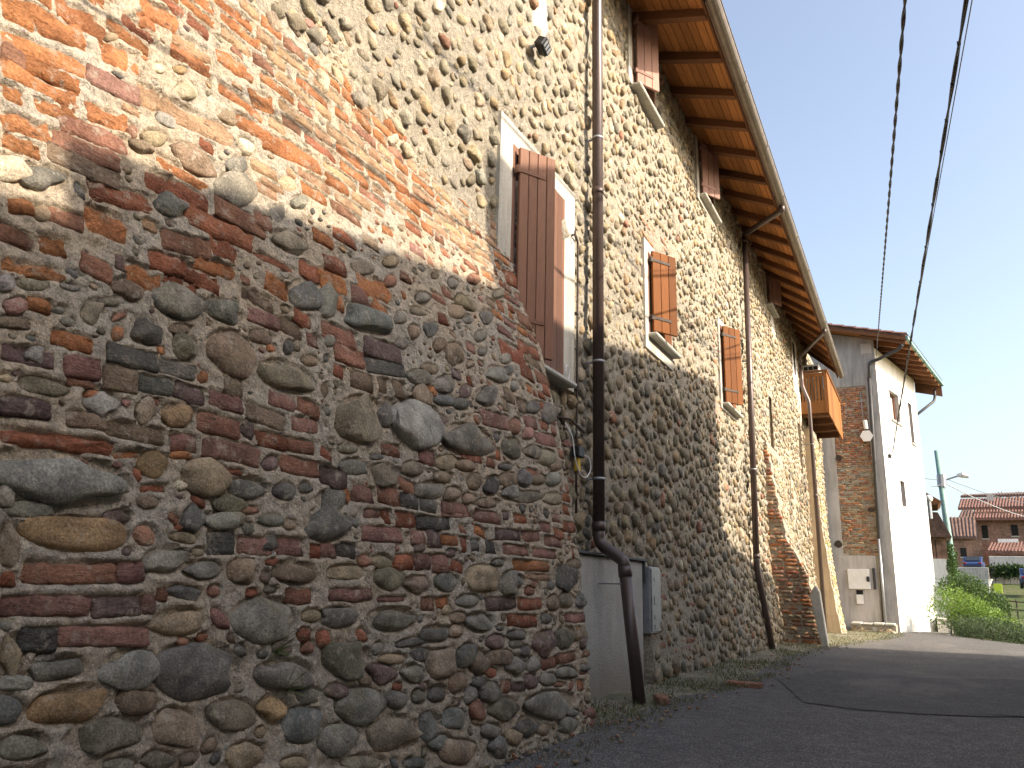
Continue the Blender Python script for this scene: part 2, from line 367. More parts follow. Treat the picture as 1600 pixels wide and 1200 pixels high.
def brick_shape(seed, erode, res=(9, 4, 3)):
    """unit half-extents 1 x 1 x 1, drawn for a 27 x 6.5 x 10 cm piece, worn edges"""
    r = np.random.default_rng(seed); nx, ny, nz = res; L = np.array([.135, .0325, .05]); idx = {}; V = []; Fc = []
    def vid(i, j, k):
        if (i, j, k) not in idx: idx[(i, j, k)] = len(V); V.append((2*i/nx-1, 2*j/ny-1, 2*k/nz-1))
        return idx[(i, j, k)]
    for i in range(nx):
        for j in range(ny): Fc += [(vid(i, j, nz), vid(i+1, j, nz), vid(i+1, j+1, nz), vid(i, j+1, nz))]; Fc += [(vid(i, j, 0), vid(i, j+1, 0), vid(i+1, j+1, 0), vid(i+1, j, 0))]
        for k in range(nz): Fc += [(vid(i, 0, k), vid(i+1, 0, k), vid(i+1, 0, k+1), vid(i, 0, k+1))]; Fc += [(vid(i, ny, k), vid(i, ny, k+1), vid(i+1, ny, k+1), vid(i+1, ny, k))]
    for j in range(ny):
        for k in range(nz): Fc += [(vid(0, j, k), vid(0, j, k+1), vid(0, j+1, k+1), vid(0, j+1, k))]; Fc += [(vid(nx, j, k), vid(nx, j+1, k), vid(nx, j+1, k+1), vid(nx, j, k+1))]
    v = np.array(V)*L; rad = .007+.012*erode
    inner = np.clip(v, -(L-rad), L-rad); d = v-inner; n_ = np.linalg.norm(d, axis=1); msk = n_ > 1e-6
    v[msk] = inner[msk]+d[msk]/n_[msk][:, None]*np.minimum(n_[msk], rad)[:, None]
    o = r.integers(0, 90)
    front = v[:, 2] > 0
    v[:, 2] -= front*(.004+.016*erode)*(vn(v[:, 0]*38+o, v[:, 1]*60+o)-.2)*1.5
    v[:, 1] += (.003+.009*erode)*(vn(v[:, 0]*30+o+40, v[:, 2]*20+o)-.5)*2
    v[:, 0] += (.004+.014*erode)*(vn(v[:, 1]*50+o+20, v[:, 2]*20+o)-.5)*2
    for k in range(int(1+3*erode)):        # broken corners
        dd = np.array([r.choice([-1, 1])*.45, r.choice([-1, 1])*.8, .55]); dd /= np.linalg.norm(dd)
        lim = (np.abs(dd)*L).sum()*r.uniform(.80, .93); t = np.maximum(0, v@dd-lim); v -= t[:, None]*dd
    return v/L, np.array(Fc)
BR = [shared('brick', *brick_shape(k, .12+.1*(k % 3)), M['brick'], True) for k in range(12)]
BR_E = [shared('brick', *brick_shape(60+k, .7+.15*(k % 3)), M['brick'], True) for k in range(10)]
BR_S = [brick_shape(80+k, .4, (4, 2, 1)) for k in range(6)]
def jit(c, s=.12): k = 1+random.uniform(-s*1.6, s*1.6); return tuple(max(.01, x*k*(1+random.uniform(-s*.22, s*.22))) for x in c)
C = dict(grey=(.19, .185, .165), lgrey=(.30, .295, .28), dgrey=(.105, .107, .105), black=(.052, .055, .058), blue=(.150, .160, .160), olive=(.20, .178, .130), dolive=(.125, .118, .09),
         tan=(.31, .245, .16), ochre=(.32, .205, .105), brown=(.21, .15, .105), pink=(.27, .205, .155), maroon=(.185, .10, .078), dmaroon=(.11, .076, .066), red=(.27, .105, .06),
         orange=(.37, .158, .07), redbrown=(.27, .135, .088), pale=(.40, .25, .15), cream=(.50, .43, .33))
_BR = ('maroon', 'dmaroon', 'red', 'orange', 'redbrown', 'pale')
C = {k: tuple(min(.75, x*(1.85 if k in _BR[:2] else 1.25 if k in _BR else 1.32)) for x in v) for k, v in C.items()}
for _k in C:
    if _k not in _BR: C[_k] = tuple(.74*x+.26*t for x, t in zip(C[_k], (.235, .205, .16)))
    if _k not in _BR: C[_k] = (C[_k][0]*1.04, C[_k][1], C[_k][2]*.93)
class Surface:
    """wall surface x(y, z) with an occupancy raster over y, z"""
    def __init__(s, fx, y0, y1, z0, z1, res):
        s.fx = fx; s.y0, s.z0, s.res = y0, z0, res; s.occ = np.zeros((int((z1-z0)/res)+1, int((y1-y0)/res)+1), bool)
    def frame(s, y, z, e=.02):
        x = s.fx(y, z); t = Vector(((s.fx(y, z+e)-s.fx(y, z-e))/(2*e), 0, 1)).normalized(); n = Vector((0, 1, 0)).cross(t).normalized()
        return Vector((x, y, z)), Vector((0, 1, 0)), t, n
    def unproject(s, px, py):
        X = -2.3
        for k in range(8): p = onx(px, py, X); X = s.fx(p[1], p[2])
        return p[1], p[2]
    def window(s, y, z, ext):
        i0 = int((z-ext-s.z0)/s.res); i1 = int((z+ext-s.z0)/s.res)+2; j0 = int((y-ext-s.y0)/s.res); j1 = int((y+ext-s.y0)/s.res)+2
        if i0 < 0 or j0 < 0 or i1 > s.occ.shape[0] or j1 > s.occ.shape[1]: return None
        zz = s.z0+np.arange(i0, i1)[:, None]*s.res-z; yy = s.y0+np.arange(j0, j1)[None]*s.res-y
        return slice(i0, i1), slice(j0, j1), yy, zz
    def test(s, y, z, a, b, th, kind, gap, put=True, tol=0.):
        w_ = s.window(y, z, math.hypot(a, b)+gap)
        if w_ is None: return False
        si, sj, yy, zz = w_; c, q = math.cos(th), math.sin(th); u = yy*c+zz*q; v = -yy*q+zz*c
        if kind == 'e': m_ = (u/(a+gap))**2+(v/(b+gap))**2 < 1; m2 = (u/a)**2+(v/b)**2 < 1
        else: m_ = (np.abs(u) < a+gap) & (np.abs(v) < b+gap); m2 = (np.abs(u) < a) & (np.abs(v) < b)
        o = s.occ[si, sj]
        if put != 'force' and (o & m_).sum() > tol*m_.sum(): return False
        if put: o |= m2
        return True
def stone_matrix(S, y, z, a, b, th, thick, proud):
    """ellipsoid of radii a, b in the wall, standing out of it by proud (share of its thickness)"""
    P, ey, t, n = S.frame(y, z); u = ey*math.cos(th)+t*math.sin(th); v = -ey*math.sin(th)+t*math.cos(th)
    P = P+n*thick*(proud*2-1)
    return Matrix(((u.x*a, v.x*b, n.x*thick, P.x), (u.y*a, v.y*b, n.y*thick, P.y), (u.z*a, v.z*b, n.z*thick, P.z), (0, 0, 0, 1)))
class Pieces:
    """bricks and stones of one wall: the largest become objects, the rest one mesh"""
    def __init__(s, S): s.S = S; s.st = []; s.br = []
    def stone(s, y, z, a, b, th, col, ang=False, proud=None):
        thick = max(.012, min(min(a, b)*random.uniform(.5, .8), .032+.22*min(a, b))); s.st.append((a*b, y, z, a, b, th, thick, proud or random.uniform(.30, .50), col, ang))
    def brick(s, y, z, a, b, th, col, erode=False, proud=None):
        s.br.append((a*b, y, z, a, b, th, .05, proud if proud is not None else random.uniform(.004, .016), col, erode))
    def build(s, parent, maxo=300, weight=lambda y, z: 1., extra=None):
        S = s.S
        def order(l): return sorted(l, key=lambda p: -p[0]*weight(p[1], p[2]))
        st = order(s.st); br = order(s.br); rest = []
        for k, (_, y, z, a, b, th, tk, pr, col, ang) in enumerate(st):
            Mx = stone_matrix(S, y, z, a, b, th, tk, pr)
            if k < maxo:
                me = random.choice(ST_ANG if ang else (ST_HI if max(a, b) > .045 else ST_MID)); o = link('stone', me, parent)
                o.matrix_basis = Mx @ Matrix.Diagonal((random.choice((-1, 1)), random.choice((-1, 1)), 1, 1)); o.color = (*col, 1)
            else: rest.append((random.choice(ST_MIDV if max(a, b) > .04 and y < 8 else ST_LOW), Mx, col))
        join_pieces('small_stones', rest, M['stone_s'], parent); rest = []
        for k, (_, y, z, a, b, th, d, pr, col, er) in enumerate(br):
            P, ey, t, n = S.frame(y, z); u = ey*math.cos(th)+t*math.sin(th); v = -ey*math.sin(th)+t*math.cos(th); P = P+n*(pr-d)
            ti = random.uniform(-.05, .05); n2 = (n+t*ti+ey*random.uniform(-.04, .04)).normalized()
            Mx = Matrix(((u.x*a, v.x*b, n2.x*d, P.x), (u.y*a, v.y*b, n2.y*d, P.y), (u.z*a, v.z*b, n2.z*d, P.z), (0, 0, 0, 1)))
            if k < maxo:
                o = link('brick', random.choice(BR_E if er else BR), parent)
                o.matrix_basis = Mx @ Matrix.Diagonal((random.choice((-1, 1)), 1, 1, 1)); o.color = (*col, 1)
            else: rest.append((random.choice(BR_S), Mx, col))
        join_pieces('small_bricks', rest, M['brick_s'], parent)
def join_pieces(name, items, mat, parent):
    if not items: return
    by = {}
    for sh, Mx, col in items: by.setdefault(sh[1].shape[1], []).append((sh, Mx, col))
    for kk, its in by.items():
        Vs = []; Fs = []; Cs = []; n_ = 0
        for (v, f), Mx, col in its:
            A = np.array(Mx); Vs.append(v@A[:3, :3].T+A[:3, 3]); Fs.append(f+n_); Cs.append(np.broadcast_to(col, (len(v), 3))); n_ += len(v)
        o = fastmesh(name, np.concatenate(Vs), np.concatenate(Fs), mat, parent, True, np.concatenate(Cs)); o['kind'] = 'stuff'
def sheet_from_surface(name, S, ys, zs, mat, parent, relief, holes=()):
    Yg, Zg = np.meshgrid(ys, zs); Xg = np.vectorize(S.fx)(Yg, Zg)+relief(Yg, Zg); i = np.arange(Yg.size).reshape(Yg.shape)
    q = np.stack([i[:-1, :-1], i[:-1, 1:], i[1:, 1:], i[1:, :-1]], -1).reshape(-1, 4)
    cy = ((Yg[:-1, :-1]+Yg[1:, 1:])/2).ravel(); cz = ((Zg[:-1, :-1]+Zg[1:, 1:])/2).ravel(); keep = np.ones(len(q), bool)
    for (a, b, c, d) in holes: keep &= ~((cy > a) & (cy < b) & (cz > c) & (cz < d))
    return fastmesh(name, np.stack([Xg, Yg, Zg], -1).reshape(-1, 3), q[keep], mat, parent)
def blur(a, k):
    a = a.astype(float)
    for ax in (0, 1):
        c = np.cumsum(np.pad(a, [(k+1, k) if i == ax else (0, 0) for i in (0, 1)], mode='edge'), axis=ax)
        a = (np.take(c, range(2*k+1, c.shape[ax]), ax)-np.take(c, range(0, c.shape[ax]-2*k-1), ax))/(2*k+1)
    return a
# ------------------------------------------------------------------ the near buttress: brick and river stones
_bz = [-1.4, -.83, -.32, .18, .7, 1.22, 1.68, 2.1, 2.43, 2.8, 3.3]; _bx = [-1.96, -2.01, -2.05, -2.10, -2.18, -2.28, -2.40, -2.51, -2.575, -2.615, -2.65]
YB = 5.2
def xb(y, z): return float(np.interp(z, _bz, _bx))+.02*math.sin(y*1.7+.5)*math.sin(z*1.3+1)
SB = Surface(xb, -.7, YB+.03, -1.25, 3.25, .005)
PB = Pieces(SB)
# pieces seen close up: stones (centre, width, height, tilt, colour; '!' broken rather than rounded), bricks (ends, height, colour), drawn in four 500 x 400 fields
TR = {
(0, 0): ("180,840,250,130,5,dgrey 40,790,200,120,5,cream 725,650,130,80,15,tan 910,750,250,100,35,brown 1100,890,180,180,20,grey 195,1005,80,85,0,brown 800,960,170,110,25,blue! 520,175,70,40,0,tan 745,320,70,50,20,cream 870,430,110,90,20,cream 1060,550,100,60,35,tan 1110,780,100,110,40,grey 1150,690,110,60,45,cream 840,330,70,40,20,ochre 1300,1000,70,80,20,dgrey 1360,1140,190,90,25,olive 1350,860,90,60,35,tan 1400,950,80,70,30,grey 620,620,50,80,-20,redbrown 660,690,120,60,25,brown 770,560,120,50,35,lgrey",
 "410,345,650,460,75,maroon 470,230,655,315,90,orange 270,560,590,690,75,redbrown 250,650,560,770,75,redbrown 220,700,560,860,80,brown 680,830,985,965,80,red 870,1000,1190,1150,85,red 1000,960,1240,1090,80,redbrown 390,1010,590,1090,110,orange 410,890,700,960,80,red 180,1140,310,1170,80,orange 230,1000,390,1060,70,redbrown 750,1120,980,1180,80,redbrown 0,560,240,640,70,orange 0,650,190,720,70,orange 30,965,155,985,60,orange 400,520,600,590,70,orange 760,500,1080,650,80,pale 650,440,760,490,90,pale 800,230,990,350,60,orange 800,170,1000,280,60,pale 1010,250,1190,370,60,orange 1170,460,1280,500,70,orange 1100,560,1240,630,60,orange 1220,650,1500,780,70,orange 980,1140,1110,1190,80,red 1190,1020,1270,1060,60,redbrown 170,110,410,205,75,orange 120,290,380,420,70,orange 0,310,370,480,70,orange 260,20,495,160,80,orange 60,10,405,190,70,orange 0,30,160,110,80,orange 0,170,400,330,75,orange 0,220,120,300,80,redbrown 0,420,110,470,70,orange 160,490,370,540,60,orange 650,30,830,120,70,orange 640,90,720,120,50,orange"),
(0, 400): ("150,135,140,60,5,olive 325,150,110,35,10,grey 610,165,180,110,25,brown 510,220,110,40,10,dolive 435,260,110,120,40,olive 840,220,240,150,20,grey 1040,260,180,100,30,grey 70,235,110,80,0,maroon 60,315,170,70,10,brown 1440,185,180,140,20,blue 680,355,150,130,30,black! 860,430,100,140,-20,olive 1080,460,260,190,40,brown 840,345,100,50,0,brown 1220,380,110,70,10,brown 1350,430,50,70,0,dgrey 1340,570,250,140,20,olive 205,615,240,75,12,olive 675,725,90,120,30,pink 830,750,155,110,5,ochre 270,1050,680,250,8,lgrey! 715,980,150,125,20,ochre 960,1040,215,185,10,tan 1160,1095,180,105,10,dgrey 1330,1105,105,80,0,dgrey 1430,1090,65,55,0,dgrey 30,1130,90,120,0,grey 1070,1165,170,100,0,olive 1265,975,80,75,0,dmaroon 850,1080,75,50,10,cream! 430,650,75,55,0,orange! 550,365,60,70,20,orange! 950,570,55,65,30,orange! 1265,435,42,42,0,orange! 720,690,50,35,10,red! 640,1025,40,70,-20,red! 920,1150,80,40,30,red! 20,130,90,90,0,lgrey 1450,495,80,50,20,tan 160,465,100,85,10,lgrey! 470,690,170,130,20,lgrey! 560,285,90,40,-20,redbrown! 1390,420,40,60,0,olive 1150,1190,130,50,0,redbrown! 150,1190,250,80,0,grey",
 "235,375,440,430,85,orange 500,450,730,510,85,dgrey 740,510,910,560,70,grey 295,510,465,540,100,maroon 480,560,640,600,110,brown 650,600,800,620,80,dgrey 810,625,950,670,80,dmaroon 970,660,1135,710,75,maroon 1145,720,1330,790,80,brown 1255,660,1385,700,70,maroon 1390,690,1500,740,70,redbrown 920,770,1120,820,90,redbrown 1360,780,1500,810,70,maroon 0,700,230,730,90,dmaroon 310,760,490,790,75,brown 495,805,765,860,80,brown 785,870,920,890,85,maroon 945,880,1210,950,95,maroon 1195,855,1345,885,70,red 1345,885,1480,910,60,redbrown 1310,970,1500,1010,80,redbrown 0,840,530,915,75,red 530,935,650,930,35,orange 790,935,890,940,35,orange 650,1095,780,1090,30,red 1060,1010,1130,1018,25,red 590,60,760,150,90,orange 770,110,930,180,85,red 370,20,520,100,90,redbrown 690,20,870,60,85,red 870,80,1030,150,80,red 900,20,1100,90,70,orange 1240,110,1350,180,90,orange 1310,310,1420,370,75,brown 1370,270,1460,320,70,red 0,40,300,100,60,orange 120,215,230,255,60,orange 1400,50,1500,100,80,red 0,450,250,500,80,dmaroon 1045,600,1140,625,95,brown 540,25,590,45,70,dmaroon 310,590,440,610,35,redbrown 330,960,410,965,30,redbrown 1130,790,1190,840,80,dmaroon"),
(0, 800): ("360,105,480,165,3,ochre 40,150,110,220,0,pink 545,30,120,85,0,dmaroon 770,230,195,125,-10,grey 940,275,170,90,0,grey 1130,280,130,120,10,brown 1380,290,205,110,10,brown 675,110,100,95,0,redbrown 860,125,125,60,8,tan 1050,40,200,90,0,grey 900,30,100,135,20,dgrey 1240,510,300,235,5,grey 860,380,175,62,10,dgrey 1260,365,65,36,0,dgrey 830,520,250,125,-10,tan 50,680,110,200,0,tan! 255,740,255,118,-8,grey 620,742,285,180,-5,lgrey 920,748,405,285,-5,dgrey 1330,770,255,160,0,grey 330,910,385,180,-12,ochre 640,890,195,145,5,brown 500,1045,375,150,-12,dolive! 820,1010,205,170,10,pink 1080,950,225,140,-5,olive! 1280,930,150,140,20,ochre 1420,1000,185,170,-10,blue 30,930,120,155,0,blue 110,1110,235,135,-5,grey 1150,1145,180,130,-10,tan 740,1165,160,90,0,olive 560,1185,150,70,0,grey 70,800,165,75,0,grey 1440,862,120,85,0,grey 200,690,120,45,-20,grey 920,190,75,40,0,tan 1380,1185,140,75,0,tan 1420,580,60,70,0,red! 940,590,55,40,0,red! 850,610,50,40,0,redbrown! 1260,150,60,90,0,dgrey 1355,60,70,60,0,pink 1440,640,70,70,10,redbrown! 1455,490,90,70,0,tan 1000,370,60,60,0,redbrown! 1160,80,60,60,0,dgrey 1270,40,120,60,5,grey 1320,640,90,70,0,dmaroon",
 "95,292,545,288,105,redbrown 550,288,685,290,105,maroon 0,320,75,320,75,red 0,445,420,440,105,maroon 430,450,655,440,105,dmaroon 660,440,725,435,100,maroon 85,605,262,600,120,black 270,597,695,577,105,maroon 965,150,1100,150,120,black 1110,160,1275,165,90,maroon 1285,165,1425,170,90,maroon 1440,185,1500,190,70,red 1330,395,1460,400,80,redbrown 1140,380,1200,380,40,red 730,390,780,390,70,redbrown 810,72,900,76,32,red 1240,240,1300,235,30,red 790,10,830,60,40,redbrown"),
(500, 400): ("220,295,225,130,25,blue 200,55,110,60,20,olive 520,340,70,75,20,dgrey 780,285,60,75,-30,dgrey 630,460,85,115,-25,brown 750,380,60,55,0,grey 690,300,52,40,20,grey 830,182,52,45,0,olive 870,482,60,55,0,grey 830,560,110,80,30,grey 470,570,120,70,5,grey 585,605,95,90,0,grey 185,770,225,240,30,olive! 310,735,68,140,5,dgrey 450,785,260,230,45,lgrey! 690,865,255,150,15,grey! 580,680,112,52,10,blue 660,695,72,60,20,dgrey 550,775,105,62,0,dmaroon 480,650,110,105,0,pink! 130,905,100,50,0,dolive 160,990,145,72,8,dgrey 265,945,62,32,0,dgrey 300,1030,150,105,10,olive! 430,1000,100,70,0,olive 590,970,110,70,0,tan 570,1040,95,60,10,tan 520,1100,150,90,0,grey 620,1120,85,75,0,pink 720,1060,72,80,0,brown 800,1080,75,95,20,black 880,1050,90,70,0,brown 960,1045,70,90,0,dgrey 900,905,85,110,-35,dolive 1000,920,85,62,0,dolive 1080,730,92,100,10,grey! 1000,710,62,62,0,dgrey 870,990,72,36,0,dgrey 780,1160,100,50,0,brown 700,1140,72,62,0,brown 970,1130,155,52,0,dolive 1090,1140,90,60,0,olive 890,1110,85,72,0,grey 1060,945,85,80,0,olive 60,1150,150,115,0,dgrey! 970,835,55,62,0,maroon 680,985,100,60,10,brown 1020,1050,70,60,0,brown 1090,1050,70,70,0,grey 1100,985,60,60,0,brown 380,410,70,55,20,grey 640,260,80,70,30,brown 330,30,70,60,20,tan 480,200,80,60,20,grey 560,420,60,70,10,brown 720,110,60,50,30,redbrown 620,130,50,60,-20,grey 540,90,40,45,0,brown 760,450,45,45,0,grey 700,510,40,40,0,brown 880,540,45,50,10,dgrey 460,260,90,40,15,olive 680,220,110,60,30,tan 520,530,90,50,10,tan 330,120,60,60,0,redbrown 380,290,60,70,30,grey 440,360,60,80,-20,brown 40,400,60,60,0,grey 35,210,90,160,0,grey 20,630,40,70,0,brown 910,610,40,60,0,grey 780,660,90,90,0,grey! 680,640,50,70,0,dmaroon 910,800,50,80,0,redbrown!",
 "0,340,170,410,80,redbrown 200,420,380,470,80,dmaroon 65,450,210,500,75,redbrown 215,510,400,540,65,dgrey 170,110,330,190,90,orange 140,170,235,215,80,maroon 240,220,325,290,70,orange 15,20,120,70,70,red 0,100,120,140,90,orange 60,205,115,240,70,orange 60,530,110,560,60,red 140,570,250,610,80,brown 265,600,320,620,70,brown 330,620,395,640,80,brown 750,755,885,785,65,maroon 950,770,1025,795,55,maroon 1000,845,1110,875,55,maroon 860,650,910,670,60,brown 920,700,975,715,60,brown 850,690,885,710,60,tan 840,430,960,480,70,red 920,410,1030,470,50,red 930,520,1000,570,60,red 960,470,1040,520,50,brown 0,910,60,950,50,red 0,1020,130,1060,90,dmaroon 460,930,535,960,70,maroon 145,1110,255,1125,80,maroon 265,1110,380,1140,90,redbrown 110,1090,145,1160,45,orange 1040,620,1075,640,45,red 570,1175,700,1200,60,maroon 465,1165,540,1180,60,dgrey 380,1145,460,1165,70,dgrey 370,1060,450,1110,60,redbrown 660,930,760,960,35,red 970,1010,1030,1030,35,red 1010,560,1070,590,50,redbrown 860,90,930,130,55,red 920,280,990,330,50,redbrown 820,220,870,250,45,red 780,610,830,640,50,redbrown 550,290,600,310,40,red 510,630,545,640,45,orange"),
(500, 800): ("30,60,190,160,0,dgrey! 120,283,165,65,0,tan 320,310,145,110,20,olive 450,345,122,82,5,pink! 590,330,112,90,-5,dgrey 760,310,142,122,0,tan 885,335,92,112,10,grey! 930,330,42,62,0,dgrey 1185,250,68,52,0,brown 1150,310,135,115,40,black! 1080,345,42,42,0,dgrey 980,370,55,48,0,redbrown! 690,420,102,66,0,lgrey 330,505,215,112,-3,grey 740,520,128,92,5,grey 80,500,175,100,0,grey! 1150,415,66,88,0,olive 1215,425,56,62,0,dgrey 1090,430,60,80,0,brown 540,575,145,82,-5,dgrey 640,560,82,72,0,pink 430,612,155,48,-10,dgrey! 840,545,52,24,0,dgrey 120,695,225,175,10,dolive! 480,670,122,72,10,dgrey 560,715,122,145,20,pink 680,670,80,112,20,dgrey! 740,705,102,120,-10,pink 820,610,92,72,0,dmaroon! 840,680,125,72,0,brown 920,580,92,52,0,dgrey 915,622,62,42,0,dgrey 1050,622,112,130,10,dmaroon! 1150,590,95,112,0,dolive 1225,580,66,76,0,brown 920,725,95,105,10,grey 1000,720,66,92,0,grey 290,760,132,100,10,dmaroon! 430,760,112,92,20,grey 640,805,82,102,20,brown 800,755,62,52,0,red! 740,800,62,62,0,dgrey 985,795,72,72,0,dmaroon 1065,785,82,62,0,grey 1150,755,92,62,0,grey 1240,730,62,36,0,dgrey 75,845,112,78,5,dmaroon 195,912,245,172,5,grey 360,882,98,92,0,grey 545,855,96,78,0,dgrey 460,865,72,72,0,grey 695,860,52,92,10,grey 790,845,98,96,0,grey 730,930,76,112,0,redbrown 860,922,142,112,0,dolive 620,965,102,102,0,blue 505,1005,102,132,10,blue! 80,1070,185,152,0,grey 350,1040,242,172,-5,olive 200,1175,205,70,0,olive 560,1090,112,92,0,blue 650,1130,172,122,0,pink! 800,1030,92,72,0,grey 830,1100,92,122,0,blue 910,1060,82,82,0,tan! 970,1010,102,102,0,dgrey! 1080,905,245,140,-10,grey! 1180,940,62,42,0,blue 1160,1000,92,82,0,grey 1045,1020,62,62,0,pink 1265,880,52,72,0,grey 440,1180,102,62,0,blue 340,690,130,50,0,tan! 640,500,70,60,0,brown 590,460,50,50,0,tan 1000,340,40,40,0,redbrown! 360,820,50,40,0,red! 480,820,50,40,0,dmaroon 210,790,70,50,0,pink 830,240,60,40,0,dgrey 460,170,60,50,0,dmaroon 610,195,55,45,0,dmaroon 210,230,80,60,0,redbrown! 290,240,110,70,25,tan! 1120,810,60,30,0,redbrown 740,985,50,40,0,brown 10,600,60,90,0,red! 1060,500,60,60,0,dgrey 960,655,40,60,0,dgrey",
 "190,100,380,115,75,maroon 0,180,75,190,70,maroon 75,175,165,195,75,dgrey 40,390,240,390,60,maroon 270,412,400,412,24,maroon 345,35,450,40,75,red 450,50,610,60,65,black 570,10,710,15,30,maroon 715,15,845,40,55,maroon 415,120,490,125,75,maroon 495,125,570,130,90,dmaroon 570,130,650,140,50,orange 655,150,695,155,80,red 700,155,745,160,60,dgrey 770,165,830,170,65,dgrey 810,105,940,115,55,dmaroon 945,115,1035,120,50,maroon 1050,135,1130,150,50,maroon 1090,100,1140,110,50,red 1135,70,1190,75,50,red 850,175,980,185,55,maroon 990,195,1110,200,45,maroon 345,240,435,240,80,red 440,240,515,240,80,maroon 520,245,605,245,90,maroon 610,245,680,275,60,red 900,252,1075,258,55,orange 955,305,1075,310,32,pale 770,435,925,430,65,dmaroon 930,435,1040,435,55,red 875,510,1015,515,60,red 1145,500,1240,500,45,maroon 470,435,535,435,70,redbrown 540,430,600,420,55,orange 1035,725,1105,700,55,redbrown 1105,695,1195,675,50,redbrown 1200,668,1265,662,40,redbrown 840,820,900,820,65,redbrown 1225,945,1290,945,55,maroon 1170,190,1196,195,50,red 1205,815,1235,815,55,orange 1240,795,1290,795,45,red 900,820,960,822,40,dmaroon 850,15,890,20,40,dmaroon 900,30,970,40,45,red 1180,985,1290,990,45,maroon 200,10,280,15,50,maroon 650,80,690,85,40,redbrown 720,80,780,110,45,orange"),
}
for (ox, oy), (ss, bb) in TR.items():
    for it in ss.split():
        q = it.split(','); ang = q[5].endswith('!'); cx, cy, wd, ht, th = (float(k) for k in q[:5]); cx = ox+cx/3; cy = oy+cy/3; wd /= 6; ht /= 6; th = R(th)
        y, z = SB.unproject(cx, cy)
        if y > YB-.02 or z < -1.1: continue
        e = 6.0; c0 = np.array(SB.unproject(cx, cy)); A = np.stack([(np.array(SB.unproject(cx+e, cy))-c0)/e, (np.array(SB.unproject(cx, cy+e))-c0)/e], 1)
        L = A@np.array([[math.cos(th), -math.sin(th)], [math.sin(th), math.cos(th)]])@np.diag([wd, ht]); U_, S_, _ = np.linalg.svd(L)
        a, b = S_*(1.10 if min(S_) < .08 else 1.04); t_ = math.atan2(U_[1, 0], U_[0, 0]); b = max(b, .008)
        SB.test(y, z, a, b, t_, 'e', 0, 'force'); PB.stone(y, z, a, b, t_, jit(C[q[5].rstrip('!')]), ang)
    for it in bb.split():
        q = it.split(','); x0, y0, x1, y1, ht = (float(k)/3 for k in q[:5]); p0 = np.array(SB.unproject(ox+x0, oy+y0)); p1 = np.array(SB.unproject(ox+x1, oy+y1)); mid = (p0+p1)/2
        if mid[0] > YB-.01 or mid[1] < -1.1: continue
        pa = np.array(SB.unproject(ox+(x0+x1)/2, oy+(y0+y1)/2-ht/2)); pb = np.array(SB.unproject(ox+(x0+x1)/2, oy+(y0+y1)/2+ht/2))
        a = np.linalg.norm(p1-p0)/2*1.02; b = max(.010, abs(pa[1]-pb[1])/2*(1.2 if oy == 0 else 1.1 if oy == 400 else 1.03)); t_ = math.atan2(p1[1]-p0[1], p1[0]-p0[0])
        SB.test(mid[0], mid[1], a, b, t_, 'r', 0, 'force'); PB.brick(mid[0], mid[1], a, b, t_, jit(C[q[5]]), q[5] in ('orange', 'pale', 'red') and mid[1] > .3)
def inpoly(px, py, poly):
    r = False
    for (x1, y1), (x2, y2) in zip(poly, poly[1:]+poly[:1]):
        if (y1 > py) != (y2 > py) and px < (x2-x1)*(py-y1)/(y2-y1)+x1: r = not r
    return r
ZB = [(-900, -900), (360, -40), (470, 90), (600, 160), (700, 235), (758, 285), (800, 440), (640, 345), (500, 330), (420, 330), (330, 420), (150, 370), (-900, 380)]    # brickwork field
ZM = [(330, 250), (480, 260), (640, 345), (790, 430), (850, 600), (640, 600), (540, 480), (400, 400)]                                  # mortar-rich field
def zone(y, z):
    px, py = pix((xb(y, z), y, z))
    if z > 2.55+.12*max(0, y-2): return 'top'
    if (y < 1.4 and z > 1.0) or inpoly(px, py, ZB): return 'brick'
    if y > 4.72-.25*(z < 1.2) and z > .55: return 'edge'
    if inpoly(px, py, ZM): return 'mortar'
    return 'low' if z < .12 else 'mid'
zc = -1.05
while zc < 3.1:                                   # courses of bricks where the wall is brick
    y = -.62
    while y < YB-.05:
        zn = zone(min(y+.1, YB-.05), zc); pz = {'brick': .97, 'mid': .42, 'low': .07, 'mortar': .10, 'top': 0, 'edge': .85}[zn]
        if zn == 'brick' and y > 3.2: pz = .75
        l = random.choice((.27, .26, .25, .19, .14, .12)) if zn == 'brick' else random.uniform(.07, .20); hh = random.uniform(.029, .036)
        if random.random() < pz:
            a = l/2; yy = y+a; zz = zc+random.uniform(-.008, .008); th = random.uniform(-.04, .04)
            if yy+a < YB+.01 and SB.test(yy, zz, a, hh, th, 'r', .004, True, .03):
                up = z_ = None
                if zn == 'brick':
                    px, py = pix((xb(yy, zz), yy, zz)); c = C[random.choices(('orange', 'redbrown', 'pale', 'red'), (5, 1.0, 3.0 if px < 330 else 7, .8))[0]]
                else: c = C[random.choices(('maroon', 'redbrown', 'red', 'dmaroon', 'orange', 'brown'), (4, 3, 2, 2, 1, 2) if zn != 'edge' else (2, 5, 4, .5, 3, 1))[0]]
                PB.brick(yy, zz, a, hh, th, jit(c), zn == 'brick' or random.random() < .4); y += l+random.uniform(.008, .018); continue
        y += random.uniform(.02, .06)
    zc += .079
